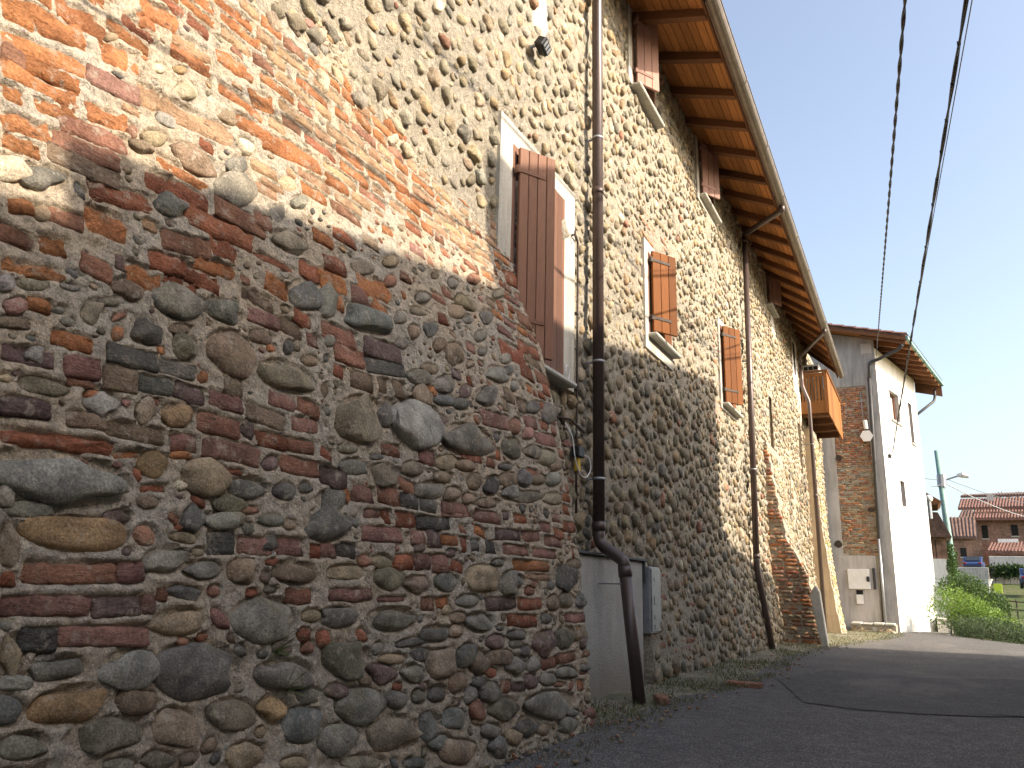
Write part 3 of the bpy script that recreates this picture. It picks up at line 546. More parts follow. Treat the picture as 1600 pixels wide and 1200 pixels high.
for k in range(9000):                             # broken bricks filling what the courses left open
    y = random.uniform(-.6, YB-.06); z = random.uniform(-.9, 3.0); zn = zone(y, z)
    if random.random() > {'brick': 1, 'edge': .9, 'mid': .16, 'low': .03, 'mortar': .05, 'top': 0}[zn]: continue
    a = random.choice((.12, .10, .085, .07, .055, .04, .03)); b = random.choice((.031, .028, .024, .018)); th = random.uniform(-.08, .08)
    if SB.test(y, z, a, b, th, 'r', .003, True, .02):
        c = C[random.choices(('orange', 'pale', 'redbrown', 'red'), (5, 5, 1, 1))[0]] if zn == 'brick' else C[random.choice(('maroon', 'redbrown', 'red', 'brown'))]
        PB.brick(y, z, a, b, th, jit(c), True)
SZ = {'brick': (.015, .032, .25), 'mid': (.011, .055, .95), 'low': (.022, .075, 1), 'mortar': (.010, .040, .62), 'top': (.02, .05, .6), 'edge': (.012, .04, .5)}
cand = []
for k in range(17000):
    y = random.uniform(-.6, YB-.02); z = random.uniform(-1.05, 3.0); zn = zone(y, z); lo, hi, pr = SZ[zn]
    if random.random() > pr: continue
    a = lo+(hi-lo)*random.random()**1.8; cand.append((a, y, z, zn))
cand.sort(key=lambda q: -q[0]); nn = 0
for a, y, z, zn in cand:
    b = a*random.uniform(.5, .85); th = random.gauss(0, .35)
    if SB.test(y, z, a, b, th, 'e', .004 if zn != 'mortar' else .014):
        chip = random.random() < (.22 if zn in ('mid', 'mortar') else .06)
        c = C[random.choice(('orange', 'red', 'redbrown', 'maroon'))] if chip else C[random.choices(('grey', 'dgrey', 'brown', 'olive', 'tan', 'pink', 'lgrey', 'blue', 'dmaroon', 'ochre'), (5, 4, 4, 4, 3, 2, 1, 2, 2, 1))[0]]
        PB.stone(y, z, a, b, th, jit(c), chip or random.random() < .2)
but = empty('stone_buttress', (-2.3, YB/2, -.9), 'sloping buttress of old orange brick and grey river stones nearest the camera', 'buttress')
ob = blur(SB.occ, 1); bl = blur(SB.occ, 6)
def relief_b(Yg, Zg):
    ii = np.clip(((Zg-SB.z0)/SB.res).astype(int), 0, ob.shape[0]-1); jj = np.clip(((Yg-SB.y0)/SB.res).astype(int), 0, ob.shape[1]-1)
    r = .022*fbm(Yg*5, Zg*5, 3)+.026*fbm(Yg*20, Zg*20, 3, 5)+.020*bl[ii, jj]; o_ = ob[ii, jj]; return r*(1-o_)-.010*o_
sheet_from_surface('mortar_bed', SB, np.arange(-.65, YB+.001, .0098), np.arange(-1.2, 3.2, .0098), M['mortar'], but, relief_b)
zs = np.linspace(-1.2, 3.15, 40)     # end and rear of the buttress
ev = [(xb(YB, z), YB, z) for z in zs]+[(-2.72, YB, z) for z in zs]
mesh('end_face', ev, [(k, k+1, 41+k, 40+k) for k in range(39)], M['mortar'], but)
PB.build(but, 300, lambda y, z: 1/max(1.2, y+.4)**2 if -.0 < y else .02)
# ------------------------------------------------------------------ the long stone house
HX = -2.6
HY0, HY1 = -.8, 27.6
def zwall(y): return 6.93+.017*(y-7.5)            # where the soffit meets the wall
GA, GB = np.array([-1.62, 7.93, 6.60]), np.array([-1.69, 24.8, 6.30])   # gutter axis
def gut(y): t = (y-GA[1])/(GB[1]-GA[1]); return GA+(GB-GA)*t
def xw(y, z):
    fl = max(0., min(1., (.9-z)/1.8)); fl = fl*fl*(3-2*fl)*(.20 if y > 7.9 else .03)
    return HX+fl+.012*math.sin(y*.9)*math.sin(z*1.1)
SW = Surface(xw, HY0-.3, HY1+.3, -1.3, 7.6, .0125)
PW = Pieces(SW)
house = empty('stone_house', (-2.6, 13, -.9), 'long old house wall of river pebbles under wooden eaves along the lane', 'house')
# windows: opening (y0, y1, z0, z1), surround widths (left, right, top, bottom), wood, kind
WIN = [
    dict(o=(4.98, 6.02, 1.70, 3.40), s=(.21, .24, .17, .03), wood='shutter_a', hz=(1.68, 3.37), w=.345, ang=30, label='tall brown shutter beside the first drainpipe, ajar'),
    dict(o=(8.52, 9.50, 2.90, 3.93), s=(.13, .02, .12, .20), wood='shutter', hz=(2.93, 3.93), w=.385, ang=30),
    dict(o=(12.40, 13.45, 2.92, 4.24), s=(.10, .02, .08, .10), wood='shutter', hz=(2.93, 4.2), w=.40, ang=30),
    dict(o=(8.06, 9.02, 5.90, 6.92), s=(.14, .02, .05, .02), wood='shutter_p', hz=(5.93, 6.88), w=.36, ang=30),
    dict(o=(11.36, 12.40, 6.04, 6.97), s=(.14, .02, .03, .12), wood='shutter_p', hz=(6.06, 6.94), w=.38, ang=30),
    dict(o=(17.6, 18.6, 6.36, 7.05), s=(.14, .05, .0, .02), wood='shutter_p', hz=(6.38, 7.02), w=.42, ang=30),
]
SLOT = [(17.08, 17.45, 2.98, 4.10), (21.62, 22.05, 3.08, 4.42), (25.0, 25.4, 3.1, 4.5)]
PATCH = [(21.4, 22.3, 5.2, 6.7)]                  # pale plaster patch of the blocked upper window
holes = [d['o'] for d in WIN]+SLOT
for d in WIN:                                     # keep stones off the openings and surrounds
    a, b, c, e = d['o']; l, r, t, bo = d['s']
    SW.test((a-l+b+r)/2, (c-bo+e+t)/2, (b-a+l+r)/2+.005, (e-c+bo+t)/2+.005, 0, 'r', 0, 'force')
    SW.test((a+b)/2, c-.02, (b-a)/2, .05, 0, 'r', 0, 'force')
for a, b, c, e in SLOT+PATCH: SW.test((a+b)/2, (c+e)/2, (b-a)/2+.05, (e-c)/2+.05, 0, 'r', 0, 'force')
SW.test(7.1, -.4, .75, .75, 0, 'r', 0, 'force')   # behind the rendered panel
SW.test(2.2, .6, 2.95, 1.95, 0, 'r', 0, 'force')  # behind the buttress
# bricks let into the rubble: over the second window, beside the third, scattered low down
def bricks_in(y0, y1, z0, z1, p, cols, step=.078):
    z = z0
    while z < z1:
        y = y0+random.uniform(0, .1)
        while y < y1:
            l = random.uniform(.12, .27)
            if random.random() < p and SW.test(y+l/2, z, l/2, .03, random.uniform(-.05, .05), 'r', .003): PW.brick(y+l/2, z, l/2, .03, random.uniform(-.05, .05), jit(C[random.choice(cols)]), random.random() < .6)
            y += l+.015
        z += step
bricks_in(8.35, 9.6, 4.06, 4.5, .8, ('pale', 'orange', 'redbrown'))
bricks_in(11.9, 12.3, 2.4, 4.1, .55, ('pale', 'orange', 'tan', 'redbrown'))
bricks_in(13.3, 13.9, 2.0, 2.9, .4, ('pale', 'redbrown'))
bricks_in(7.9, 9.6, -.6, .25, .35, ('redbrown', 'red', 'maroon'))
bricks_in(5.3, 6.2, .5, 1.3, .3, ('redbrown', 'maroon'))
PCOL = (('tan', 7), ('olive', 6.5), ('ochre', 3), ('grey', 4.5), ('lgrey', 1.0), ('cream', 2.2), ('dgrey', 1.4), ('brown', 2), ('pink', .4), ('blue', .4))
_pc = [tuple(.72*x+.28*t for x, t in zip(C[k], (.30, .255, .17))) for k, _ in PCOL]; _pw = [q for _, q in PCOL]
def top_b(y): return 2.45+.12*max(0, y-2)         # upper limit of the buttress on the wall
cand = []
for k in range(120000):
    y = random.uniform(HY0, HY1-.1); z = random.uniform(-.98, 7.25)
    if z > zwall(y)+.1: continue
    if y < 5.1 and z < top_b(y)-.1: continue
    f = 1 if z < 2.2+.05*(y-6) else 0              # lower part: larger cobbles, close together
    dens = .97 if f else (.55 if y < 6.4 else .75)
    if random.random() > dens: continue
    a = (.030+.068*random.random()**1.5) if f else (.026+.050*random.random()**1.7)
    if y > 15: a = max(a*1.05, .045)
    cand.append((a, y, z, f))
cand.sort(key=lambda q: -q[0])
for a, y, z, f in cand:
    b = a*random.uniform(.5, .95); row = int(z/.1) % 2; th = (.3 if row else -.3)+random.gauss(0, .6)
    if SW.test(y, z, a, b, th, 'e', .003 if f else random.choice((.006, .012, .020))):
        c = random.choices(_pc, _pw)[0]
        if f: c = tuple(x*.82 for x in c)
        if random.random() < .012: c = C['redbrown']
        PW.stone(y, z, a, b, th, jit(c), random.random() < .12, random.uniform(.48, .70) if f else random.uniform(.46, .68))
ys = np.concatenate([np.arange(HY0, 9, .024), np.arange(9, 16, .04), np.arange(16, HY1, .075), [HY1]])
zs = np.concatenate([np.arange(-1.15, 7.45, .03)])
bw = blur(SW.occ, 3)
def relief_w(Yg, Zg):
    ii = np.clip(((Zg-SW.z0)/SW.res).astype(int), 0, bw.shape[0]-1); jj = np.clip(((Yg-SW.y0)/SW.res).astype(int), 0, bw.shape[1]-1)
    r = .03*fbm(Yg*3, Zg*3, 3, 2)+.022*fbm(Yg*14, Zg*14, 3, 6)+.012*bw[ii, jj]
    for d in WIN:
        a, b, c, e = d['o']; l, rr, t, bo = d['s']; m_ = (Yg > a-l-.06) & (Yg < b+rr+.06) & (Zg > c-bo-.06) & (Zg < e+t+.06); r = np.where(m_, -.012, r)
    return r
sheet_from_surface('wall', SW, ys, zs, M['mortar_w'], house, relief_w, holes)
PW.build(house, 300, lambda y, z: 1/max(3, math.hypot(y, 2.6))**2 if y > 2 else .02)
# body of the house behind the front
mb = MB(); mb.box((-8.6, HY0, -1.2), (-3.25, HY1-.02, 6.6)); mb.build('house_body', M['dark'], house)
mb = MB(); mb.add([(HX, HY1, -1.2), (-9, HY1, -1.2), (-9, HY1, 7.1), (HX, HY1, 7.0)], [(0, 1, 2, 3)]); mb.build('gable_wall', M['mortar_w'], house)
# pale smears of lime on the pebbles round the flood lamp and along the second storey
def patch(name, yc, zc, ry, rz, mat, parent, out=.02, seed=0):
    k_ = 26; v = [(xw(yc, zc)+out+.012, yc, zc)]; f = []
    for j in range(k_):
        t = 2*math.pi*j/k_; r_ = 1+.7*float(fbm(math.cos(t)*1.6+seed*3, math.sin(t)*1.6+seed, 3))*2
        y = yc+ry*r_*math.cos(t); z = zc+rz*r_*math.sin(t); v.append((xw(y, z)+out*.1, y, z)); y2 = yc+(y-yc)*.8; z2 = zc+(z-zc)*.8; v.append((xw(y2, z2)+out, y2, z2))
    for j in range(k_):
        a = 1+2*j; b = 1+2*((j+1) % k_); f += [(a, b, b+1, a+1), (a+1, b+1, 0)]
    return mesh(name, v, f, mat, parent, True)
for s_, (yc, zc, ry, rz) in enumerate(((5.45, 4.95, .16, .28), (5.32, 5.35, .13, .2), (6.0, 3.1, .10, .12), (11.9, 5.75, .20, .25), (12.2, 5.2, .15, .3), (18.3, 6.0, .3, .25), (14.3, 4.9, .25, .3), (9.9, 4.9, .12, .2), (7.05, .95, .18, .22), (6.9, .6, .14, .16), (22.4, 5.0, .4, .5), (20.0, 2.2, .4, .5), (4.05, 4.35, .22, .14))):
    patch('mortar_patch', yc, zc, ry, rz, M['plaster_f'] if s_ in (0, 1, 5, 10) else M['mortar_w'], house, .03, s_)
# windows and shutters
def window(d):
    y0, y1, z0, z1 = d['o']; l, r, t, bo = d['s']; xs = HX+.016; fr_ = empty('window', (HX, (y0+y1)/2, z0)); fr_.parent = house; fr_.matrix_parent_inverse = world(house).inverted()
    mb = MB()                                       # plaster surround as a frame of four bars
    for a, b in (((y0-l, z0-bo), (y0, z1+t)), ((y1, z0-bo), (y1+r, z1+t)), ((y0, z1), (y1, z1+t)), ((y0, z0-bo), (y1, z0))):
        if b[0]-a[0] > .004 and b[1]-a[1] > .004: mb.box((HX-.05, a[0], a[1]), (xs+.006, b[0], b[1]))
    mb.build('surround', M['plaster_f'], fr_)
    mb = MB(); xi = HX-.32                          # reveals
    mb.add([(xs-.01, y0, z0), (xi, y0, z0), (xi, y0, z1), (xs-.01, y0, z1), (xs-.01, y1, z0), (xi, y1, z0), (xi, y1, z1), (xs-.01, y1, z1)], [(0, 1, 2, 3), (7, 6, 5, 4), (3, 2, 6, 7), (0, 4, 5, 1)]); mb.build('reveal', M['plaster_f'], fr_)
    mb = MB(); fw_ = .055; xf = HX-.02
    mb.box((xf-.06, y0+.002, z0), (xf+.045, y0+fw_, z1-.002)); mb.box((xf-.06, y1-fw_, z0), (xf+.04, y1-.002, z1-.002)); mb.box((xf-.06, y0+fw_, z1-fw_), (xf+.04, y1-fw_, z1-.002)); mb.box((xf-.06, y0+fw_, z0), (xf+.0, y1-fw_, z0+.03)); mb.build('frame', M['shutter_d'], fr_)
    mb = MB(); mb.box((xi+.0, y0+.004, z0+.004), (xi+.02, y1-.004, z1-.004)); mb.build('pane', M['glass'], fr_)
    mb = MB(); mb.box((HX-.12, y0-.03, z0-.045), (HX+.13, y1+.05, z0-.002), ch=.012); mb.build('sill', M['sill'], fr_)
    # the shutter, hinged on the near jamb and swung out
    sh = empty('shutter', (HX+.03, y0+.035, d['hz'][0])); sh.parent = house; sh.matrix_parent_inverse = world(house).inverted()
    if d.get('label'): sh['label'] = d['label']
    A = R(d['ang']); W_ = d['w']; H0, H1 = d['hz']; Mt = Matrix.Translation((HX+.045, y0+.04, 0)) @ Matrix.Rotation(-A, 4, 'Z')   # local y along the leaf, x outwards
    n_ = 4 if z1-z0 > 1.5 else 3; pw = W_/n_
    for k in range(n_): mb = MB(); mb.box((0, k*pw+.0025, H0), (.034, (k+1)*pw-.0025, H1), ch=.004); o = mb.build('plank', M[d['wood']], sh); o.data.transform(Mt)
    for zz in (H0+.16*(H1-H0), H1-.12*(H1-H0)):
        mb = MB(); mb.box((.034, -.03, zz-.018), (.042, W_*.72, zz+.018), ch=.002); mb.box((.010, -.035, zz-.03), (.050, -.006, zz+.03)); o = mb.build('strap_hinge', M['iron'] if d['wood'] == 'shutter' and y0 > 6 else M[d['wood']], sh); o.data.transform(Mt)
    for zz in (H0+.10*(H1-H0), H1-.12*(H1-H0)):
        mb = MB(); mb.box((-.022, .03, zz-.04), (-.001, W_-.03, zz+.04)); o = mb.build('ledge', M[d['wood']], sh); o.data.transform(Mt)
    if y0 < 14 and z0 < 5:                          # far leaf, nearly closed
        sh = empty('shutter', (HX, y1-.06, H0)); sh.parent = house; sh.matrix_parent_inverse = world(house).inverted()
        Mt = Matrix.Translation((HX+.03, y1-.06, 0)) @ Matrix.Rotation(R(6), 4, 'Z')
        for k in range(3): mb = MB(); mb.box((-.03, -(k+1)*.15+.0025, H0), (.0, -k*.15-.0025, H1), ch=.004); o = mb.build('plank', M[d['wood']], sh); o.data.transform(Mt)
for d in WIN: window(d)
for a, b, c, e in SLOT:
    fr_ = empty('slit_window', (HX, (a+b)/2, c)); fr_.parent = house; fr_.matrix_parent_inverse = world(house).inverted()
    mb = MB(); xi = HX-.35; xs = HX+.02
    mb.add([(xs, a, c), (xi, a, c), (xi, a, e), (xs, a, e), (xs, b, c), (xi, b, c), (xi, b, e), (xs, b, e)], [(0, 1, 2, 3), (7, 6, 5, 4), (3, 2, 6, 7), (0, 4, 5, 1)]); mb.build('reveal', M['plaster_c'], fr_)
    mb = MB(); mb.box((xi-.01, a, c), (xi, b, e)); mb.build('pane', M['dark'], fr_)
for a, b, c, e in PATCH: mb = MB(); mb.box((HX-.03, a, c), (HX+.03, b, e), ch=.01); mb.build('blocked_window', M['plaster_w'], house); mb = MB(); mb.box((HX+.02, a+.1, e-1.0), (HX+.036, a+.45, e-.1)); mb.build('dark_recess', M['dark'], house)
# roof: boarded eaves on rafters, gutter, tiles above
roof = empty('roof', (-2.1, 13, 6.5)); roof.parent = house; roof.matrix_parent_inverse = world(house).inverted()
RY0, RY1 = -.6, 24.85
def eave(y, s):                                   # s = 0 at the wall, 1 at the gutter; underside of the boards
    g = gut(y); return np.array([HX+(g[0]-.05-HX)*s, y, zwall(y)+.02+(g[2]+.10-zwall(y)-.02)*s])
nb_ = 9
for k in range(nb_):                              # soffit boards, along the house
    s0, s1 = k/nb_-.02*(k == 0), (k+1)/nb_; v = []
    for y in np.linspace(RY0, RY1, 8): a = eave(y, s0+.004); b = eave(y, s1-.004); v += [a, b, b+[0, 0, .025], a+[0, 0, .025]]
    f = []
    for j in range(7):
        for q in range(4): q2 = (q+1) % 4; f.append((4*j+q, 4*j+q2, 4*j+4+q2, 4*j+4+q))
    f += [(3, 2, 1, 0), (28, 29, 30, 31)]; o = mesh('soffit_board', v, f, M['soffit'], roof)
yr = 7.32
while yr > RY0+.2: yr -= .845
while yr < RY1-.05:
    a = eave(yr, -.03); b = eave(yr, .97); wd = .05; hh = .135; v = []
    for (p, q) in ((a, hh), (b-np.array([0, 0, 0]), hh*.8)):
        for dy in (-wd, wd): v += [p+[0, dy, -.003], p+[0, dy, -q]]
    mesh('rafter', v, [(0, 1, 3, 2), (4, 6, 7, 5), (0, 4, 5, 1), (2, 3, 7, 6), (1, 5, 7, 3), (0, 2, 6, 4)], M['rafter'], roof); yr += .845
ya = np.linspace(RY0, RY1, 12)
def strip(name, rings, mat, parent, closed=True, smooth=False):
    v = [p for r_ in rings for p in r_]; n_ = len(rings[0]); f = []
    for j in range(len(rings)-1):
        for q in range(n_ if closed else n_-1): q2 = (q+1) % n_; f.append((n_*j+q, n_*j+q2, n_*(j+1)+q2, n_*(j+1)+q))
    if closed: f += [tuple(range(n_-1, -1, -1)), tuple(range(n_*(len(rings)-1), n_*len(rings)))]
    return mesh(name, v, f, mat, parent, smooth)
strip('fascia', [[gut(y)+[-.075, 0, .02], gut(y)+[-.05, 0, .02], gut(y)+[-.05, 0, .17], gut(y)+[-.075, 0, .17]] for y in ya], M['rafter'], roof)
def gring(y):
    g = gut(y)+[.035, 0, .10]; o_ = [g+[.082*math.cos(t), 0, .082*math.sin(t)] for t in np.linspace(math.pi, 2*math.pi, 9)]
    i_ = [g+[.072*math.cos(t), 0, .072*math.sin(t)] for t in np.linspace(2*math.pi, math.pi, 9)]; lip = [g+[.092, 0, .004], g+[.092, 0, .014], g+[.076, 0, .014]]
    return o_+lip+i_
strip('gutter', [gring(y) for y in ya], M['gutter'], roof)
mb = MB(); g = gut(RY1); mb.box(g+[-.01, -.03, .02], g+[.08, .06, .13]); mb.build('gutter_end', M['gutter'], roof)
for y in np.arange(1.2, RY1, .845*2): mb = MB(); g = gut(y); mb.tube(bend([g+[-.06, 0, .16], g+[-.045, 0, .06], g+[.03, 0, .012], g+[.12, 0, .06], g+[.125, 0, .115]], .05), .007, 6); mb.build('gutter_bracket', M['gutter'], roof)
# tiles: rows of half-round tiles on the visible lower slope, one slab behind
def rtop(y, s): a = eave(y, 0); b = eave(y, 1); d_ = b-a; return b+[.06, 0, .06]-d_*s*1.02
strip('roof_slab', [[rtop(y, 0)+[-.04, 0, 0], rtop(y, 1.1), rtop(y, 5.2), rtop(y, 5.2)+[0, 0, -.02], rtop(y, 1.1)+[0, 0, -.02], eave(y, 1)+[-.02, 0, .04]] for y in np.linspace(RY0, RY1, 60)], M['tile_d'], roof)
tv = []; tf = []
for y in np.arange(RY0, RY1, .21):
    for k in range(5):
        base = len(tv); s0, s1 = k*.36-.03, k*.36+.40
        for s_, up in ((s0, .055), (s1, .03)):
            for t in np.linspace(0, math.pi, 6): p = rtop(y, s_); tv.append(p+[0, .09*math.cos(t), .06*math.sin(t)+up-.03])
        for q in range(5): tf.append((base+q, base+q+1, base+7+q, base+6+q))
o = mesh('roof_tiles', tv, tf, M['tile'], roof, True); o['kind'] = 'stuff'
mb = MB(); r5 = rtop(0, 5.2); mb.prism([(r5[0], RY0, r5[2]), (r5[0]-4.5, RY0, r5[2]-2.6), (r5[0]-4.5, RY0, 6), (r5[0], RY0, 6.2)], (0, RY1-RY0, 0)); mb.build('rear_slope', M['tile_d'], roof)
# balcony under the far end of the eaves
BY0, BY1, BX, BZ0, BZ1 = 22.5, 26.6, -1.86, 4.92, 5.98
bal = empty('balcony', (-2.2, 24, BZ0)); bal.parent = house; bal.matrix_parent_inverse = world(house).inverted()
for k in range(11):
    y = BY0+.02+k*(BY1-BY0)/11; mb = MB(); mb.box((BX-.03, y+.006, BZ0-.16), (BX, y+(BY1-BY0)/11-.006, BZ1-.04), ch=.004); mb.build('plank', M['balcony'], bal)
mb = MB(); mb.box((BX-.05, BY0, BZ1-.04), (BX+.03, BY1, BZ1+.02), ch=.008); mb.box((HX+.02, BY0-.005, BZ1-.04), (BX-.05, BY0+.06, BZ1+.02), ch=.008); mb.build('handrail', M['balcony'], bal)
mb = MB(); mb.box((BX-.09, BY0, BZ0-.12), (BX-.032, BY0+.07, BZ1-.04)); mb.build('post', M['balcony'], bal)
mb = MB(); mb.box((HX+.02, BY0+.01, BZ0-.12), (BX-.09, BY0+.05, BZ0+.22)); mb.build('end_panel', M['balcony'], bal); mb = MB(); mb.box((HX+.02, BY0+.01, BZ1-.16), (BX-.09, BY0+.05, BZ1-.06)); mb.build('end_rail', M['balcony'], bal)
for k in range(7): x = HX+.06+k*.085; mb = MB(); mb.box((x, BY0+.012, BZ0+.22), (x+.055, BY0+.04, BZ1-.16)); mb.build('baluster', M['balcony'], bal)
mb = MB(); mb.box((HX, BY0+.05, BZ0-.04), (BX-.035, BY1, BZ0)); mb.build('deck', M['rafter'], bal)
for y in (BY0+.15, BY0+1.2, BY0+2.3, BY0+3.4): mb = MB(); mb.box((HX, y, BZ0-.19), (BX-.04, y+.11, BZ0-.042)); mb.build('joist', M['rafter'], bal)
ac = empty('air_conditioner', (-2.25, 23.1, BZ0), 'small white air conditioner unit on the wooden balcony', 'air conditioner')
mb = MB(); mb.box((-2.5, 22.75, BZ0+.02), (-2.05, 23.35, BZ1+.26), ch=.02); mb.build('casing', M['white'], ac); mb = MB()
for k in range(3): mb.box((-2.46+k*.13, 22.735, BZ1+.10), (-2.36+k*.13, 22.752, BZ1+.2))
mb.build('grille', M['black'], ac)

# ------------------------------------------------------------------ drainpipes
def pipe(loc, label, runs, r, joints, clamps, mat='pipe', name='drainpipe', cat='drainpipe', group='drainpipes on the stone house'):
    t = empty(name, loc, label, cat, group)
    for nm, pts, rad in runs: mb = MB(); mb.tube(bend(pts, rad, 7), r, 16); mb.build(nm, M[mat], t, True)
    for p, q in joints: mb = MB(); p, q = Vector(p), Vector(q); mb.tube([p, q], r+.006, 16); mb.build('socket', M[mat], t, True)
    for p, wx in clamps:
        p = Vector(p); mb = MB(); mb.tube([p+Vector((0, 0, -.011)), p+Vector((0, 0, .011))], r+.004, 16); mb.box((wx, p.y-.008, p.z-.008), (p.x-r, p.y+.008, p.z+.008)); mb.build('clamp', M['galv'], t, True)
    return t
px_ = -2.47
b1 = Vector(ony(976, 888, 6.56)); e1 = Vector(ony(999, 1094, 6.5))
p1a = Vector((px_, 6.57, .52)); 
pipe((px_, 6.57, -.87), 'brown drainpipe nearest the camera, kinked outward above the rendered panel', [
    ('pipe', [(px_, 6.57, .50), (px_, 6.57, 6.4), (-1.62, 6.3, 6.68)], .12),
    ('elbow', [(px_, 6.57, .52), (px_, 6.57, .40), (b1.x-.01, b1.y, b1.z+.06), b1], .10),
    ('shoe', [b1, (e1.x, e1.y, -.86)], .05)], .052,
    [((px_, 6.57, .50), (px_, 6.57, .58)), (b1+Vector((0, 0, .02)), b1+Vector((.006, 0, -.07))), ((px_, 6.57, 3.7), (px_, 6.57, 3.76))],
    [((px_, 6.57, 2.02), HX-.05), ((px_, 6.57, 4.3), HX-.05), ((px_, 6.57, .95), HX-.05)])
mb_t = [o for o in COL.objects if o.name.startswith('drainpipe')][0]
mb = MB(); mb.tube([b1+Vector((.012, 0, -.12)), b1+Vector((.012, 0, -.135))], .057, 16); mb.box((-2.62, b1.y-.006, b1.z-.135), (b1.x-.04, b1.y+.006, b1.z-.122)); mb.build('clamp', M['galv'], mb_t)
q0 = Vector(gut(13.3)); 
pipe((px_, 14.0, -.87), 'brown drainpipe second along the pebble wall, between the third window and the brick buttress', [
    ('swan_neck', [(q0.x+.03, q0.y, q0.z+.03), (q0.x+.03, q0.y, q0.z-.05), (px_, 14.5, 6.68), (px_, 14.5, 6.5)], .10),
    ('pipe', [(px_, 14.5, 6.52), (px_, 14.02, .62)], .05),
    ('shoe', [(px_, 14.02, .64), (px_, 14.02, .45), (-2.30, 14.1, -.9)], .10)], .052,
    [((px_, 14.02, .58), (px_, 14.03, .66)), ((px_, 14.5, 6.5), (px_, 14.5, 6.58))],
    [((px_, 14.31, 4.1), HX-.05), ((px_, 14.14, 2.1), HX-.05)])
q0 = Vector(gut(20.2)); j1 = Vector(ony(1264, 627, 22.2))
pipe((px_, 22.2, -.87), 'thin brown drainpipe beside the wooden balcony, stepping outward under it', [
    ('swan_neck', [(q0.x+.03, q0.y, q0.z+.03), (q0.x+.03, q0.y, q0.z-.05), (px_, 22.1, 6.3), (px_, 22.15, 6.1)], .10),
    ('pipe', [(px_, 22.15, 6.12), (px_, 22.2, 5.5), (j1.x, 22.2, j1.z-.02), (j1.x, 22.2, -.9)], .09)], .050,
    [((j1.x, 22.2, 2.5), (j1.x, 22.2, 2.58))], [((j1.x, 22.2, 3.9), HX-.05)])

# ------------------------------------------------------------------ small fittings by the first drainpipe
pn = empty('rendered_panel', (-2.55, 7.1, -.9), 'grey cement rendered panel at the wall foot behind the kinked drainpipe', 'panel')
mb = MB(); mb.box((-2.66, 5.3, -1.0), (-2.47, 7.78, .285), ch=.012); mb.build('render', M['render'], pn)
mb = MB(); mb.box((-2.68, 5.3, .289), (-2.44, 7.84, .312), ch=.004); mb.box((-2.5, 7.80, .10), (-2.452, 7.835, .289)); mb.build('capping', M['ipipe'], pn)
mc = empty('meter_cabinet', (-2.5, 8.0, -.4), 'grey metal meter cabinet fixed low beside the rendered panel', 'cabinet')
mb = MB(); mb.box((-2.66, 7.86, -.40), (-2.42, 8.20, .245), ch=.01); mb.build('body', M['galv'], mc)
mb = MB(); mb.box((-2.421, 7.88, -.38), (-2.408, 8.18, .225), ch=.004); mb.build('door', M['galv'], mc)
for z in (.12, -.06, -.10, -.24, -.33): mb = MB(); mb.box((-2.409, 7.95, z-.022), (-2.402, 8.06, z+.022), ch=.002); mb.build('plate', M['galv'], mc)
fl = empty('flood_lamp', (-2.6, 5.54, 4.69), 'small dark floodlight on a bracket high on the pebble wall', 'lamp')
lc = Vector(onx(848, 72, -2.47)); mb = MB(); Ml = Matrix.Translation(lc) @ Matrix.Rotation(R(30), 4, 'Y') @ Matrix.Rotation(R(-12), 4, 'X')
mb.box((-.045, -.075, -.045), (.045, .075, .045), Ml, .012); mb.build('housing', M['black'], fl)
mb = MB(); mb.box((.0455, -.065, -.036), (.049, .065, .036), Ml); mb.build('lens', M['glass'], fl)
for k in (-1, 0, 1): mb = MB(); mb.box((.0495, k*.04-.012, -.028), (.052, k*.04+.012, .028), Ml); mb.build('lens_rib', M['galv'], fl)
mb = MB(); mb.tube([lc, (lc.x-.06, lc.y-.02, lc.z+.01), (-2.61, lc.y-.05, lc.z-.02)], .014, 8); mb.build('bracket', M['galv'], fl)
cd = empty('conduit', (-2.55, 6.27, .6), 'thin rusty iron conduit with a hooked top between window and drainpipe', 'conduit')
xa = -2.56; c0 = onx(893, 368, xa); c1 = onx(893, 690, xa); c2 = onx(892, 800, xa)
mb = MB(); mb.tube(bend([(HX-.03, 6.19, c0[2]+.01), (xa+.02, 6.17, c0[2]+.03), (xa, 6.29, c0[2]), (xa, 6.27, 1.1), (xa, 6.27, c2[2])], .04), .0105, 8); mb.build('tube', M['iron'], cd, True)
mb = MB(); mb.tube([(xa+.03, 6.15, c0[2]+.05), (xa+.03, 6.15, c0[2]-.01), (xa+.03, 6.20, c0[2]-.03)], .010, 6); mb.build('hook', M['iron'], cd)
for z in (2.4, 1.7): mb = MB(); mb.box((HX-.02, 6.255, z-.012), (xa+.012, 6.285, z+.012)); mb.build('saddle', M['iron'], cd)
vb = empty('valve_box', (-2.55, 6.27, 1.05), 'black tap box with yellow lever and loop of grey wire on the conduit', 'valve')
mb = MB(); mb.box((-2.585, 6.21, 1.10), (-2.51, 6.34, 1.19), ch=.008); mb.build('box', M['black'], vb)
mb = MB(); mb.box((-2.575, 6.25, .98), (-2.535, 6.31, 1.098), ch=.006); mb.build('tap', M['yellow'], vb)
lp = [(-2.52, 6.33, 1.13), (-2.5, 6.42, 1.12), (-2.49, 6.44, 1.02), (-2.5, 6.36, .93), (-2.5, 6.22, .93), (-2.5, 6.1, 1.04), (-2.51, 6.06, 1.25), (-2.57, 6.04, 1.36)]
mb = MB(); mb.tube(bend(lp, .06, 5), .0055, 6); mb.build('wire', M['white'], vb, True)
hk = empty('iron_tie', (-2.5, 6.05, 1.35), 'short rusty iron bar sticking from the wall below the tall shutter', 'bar')
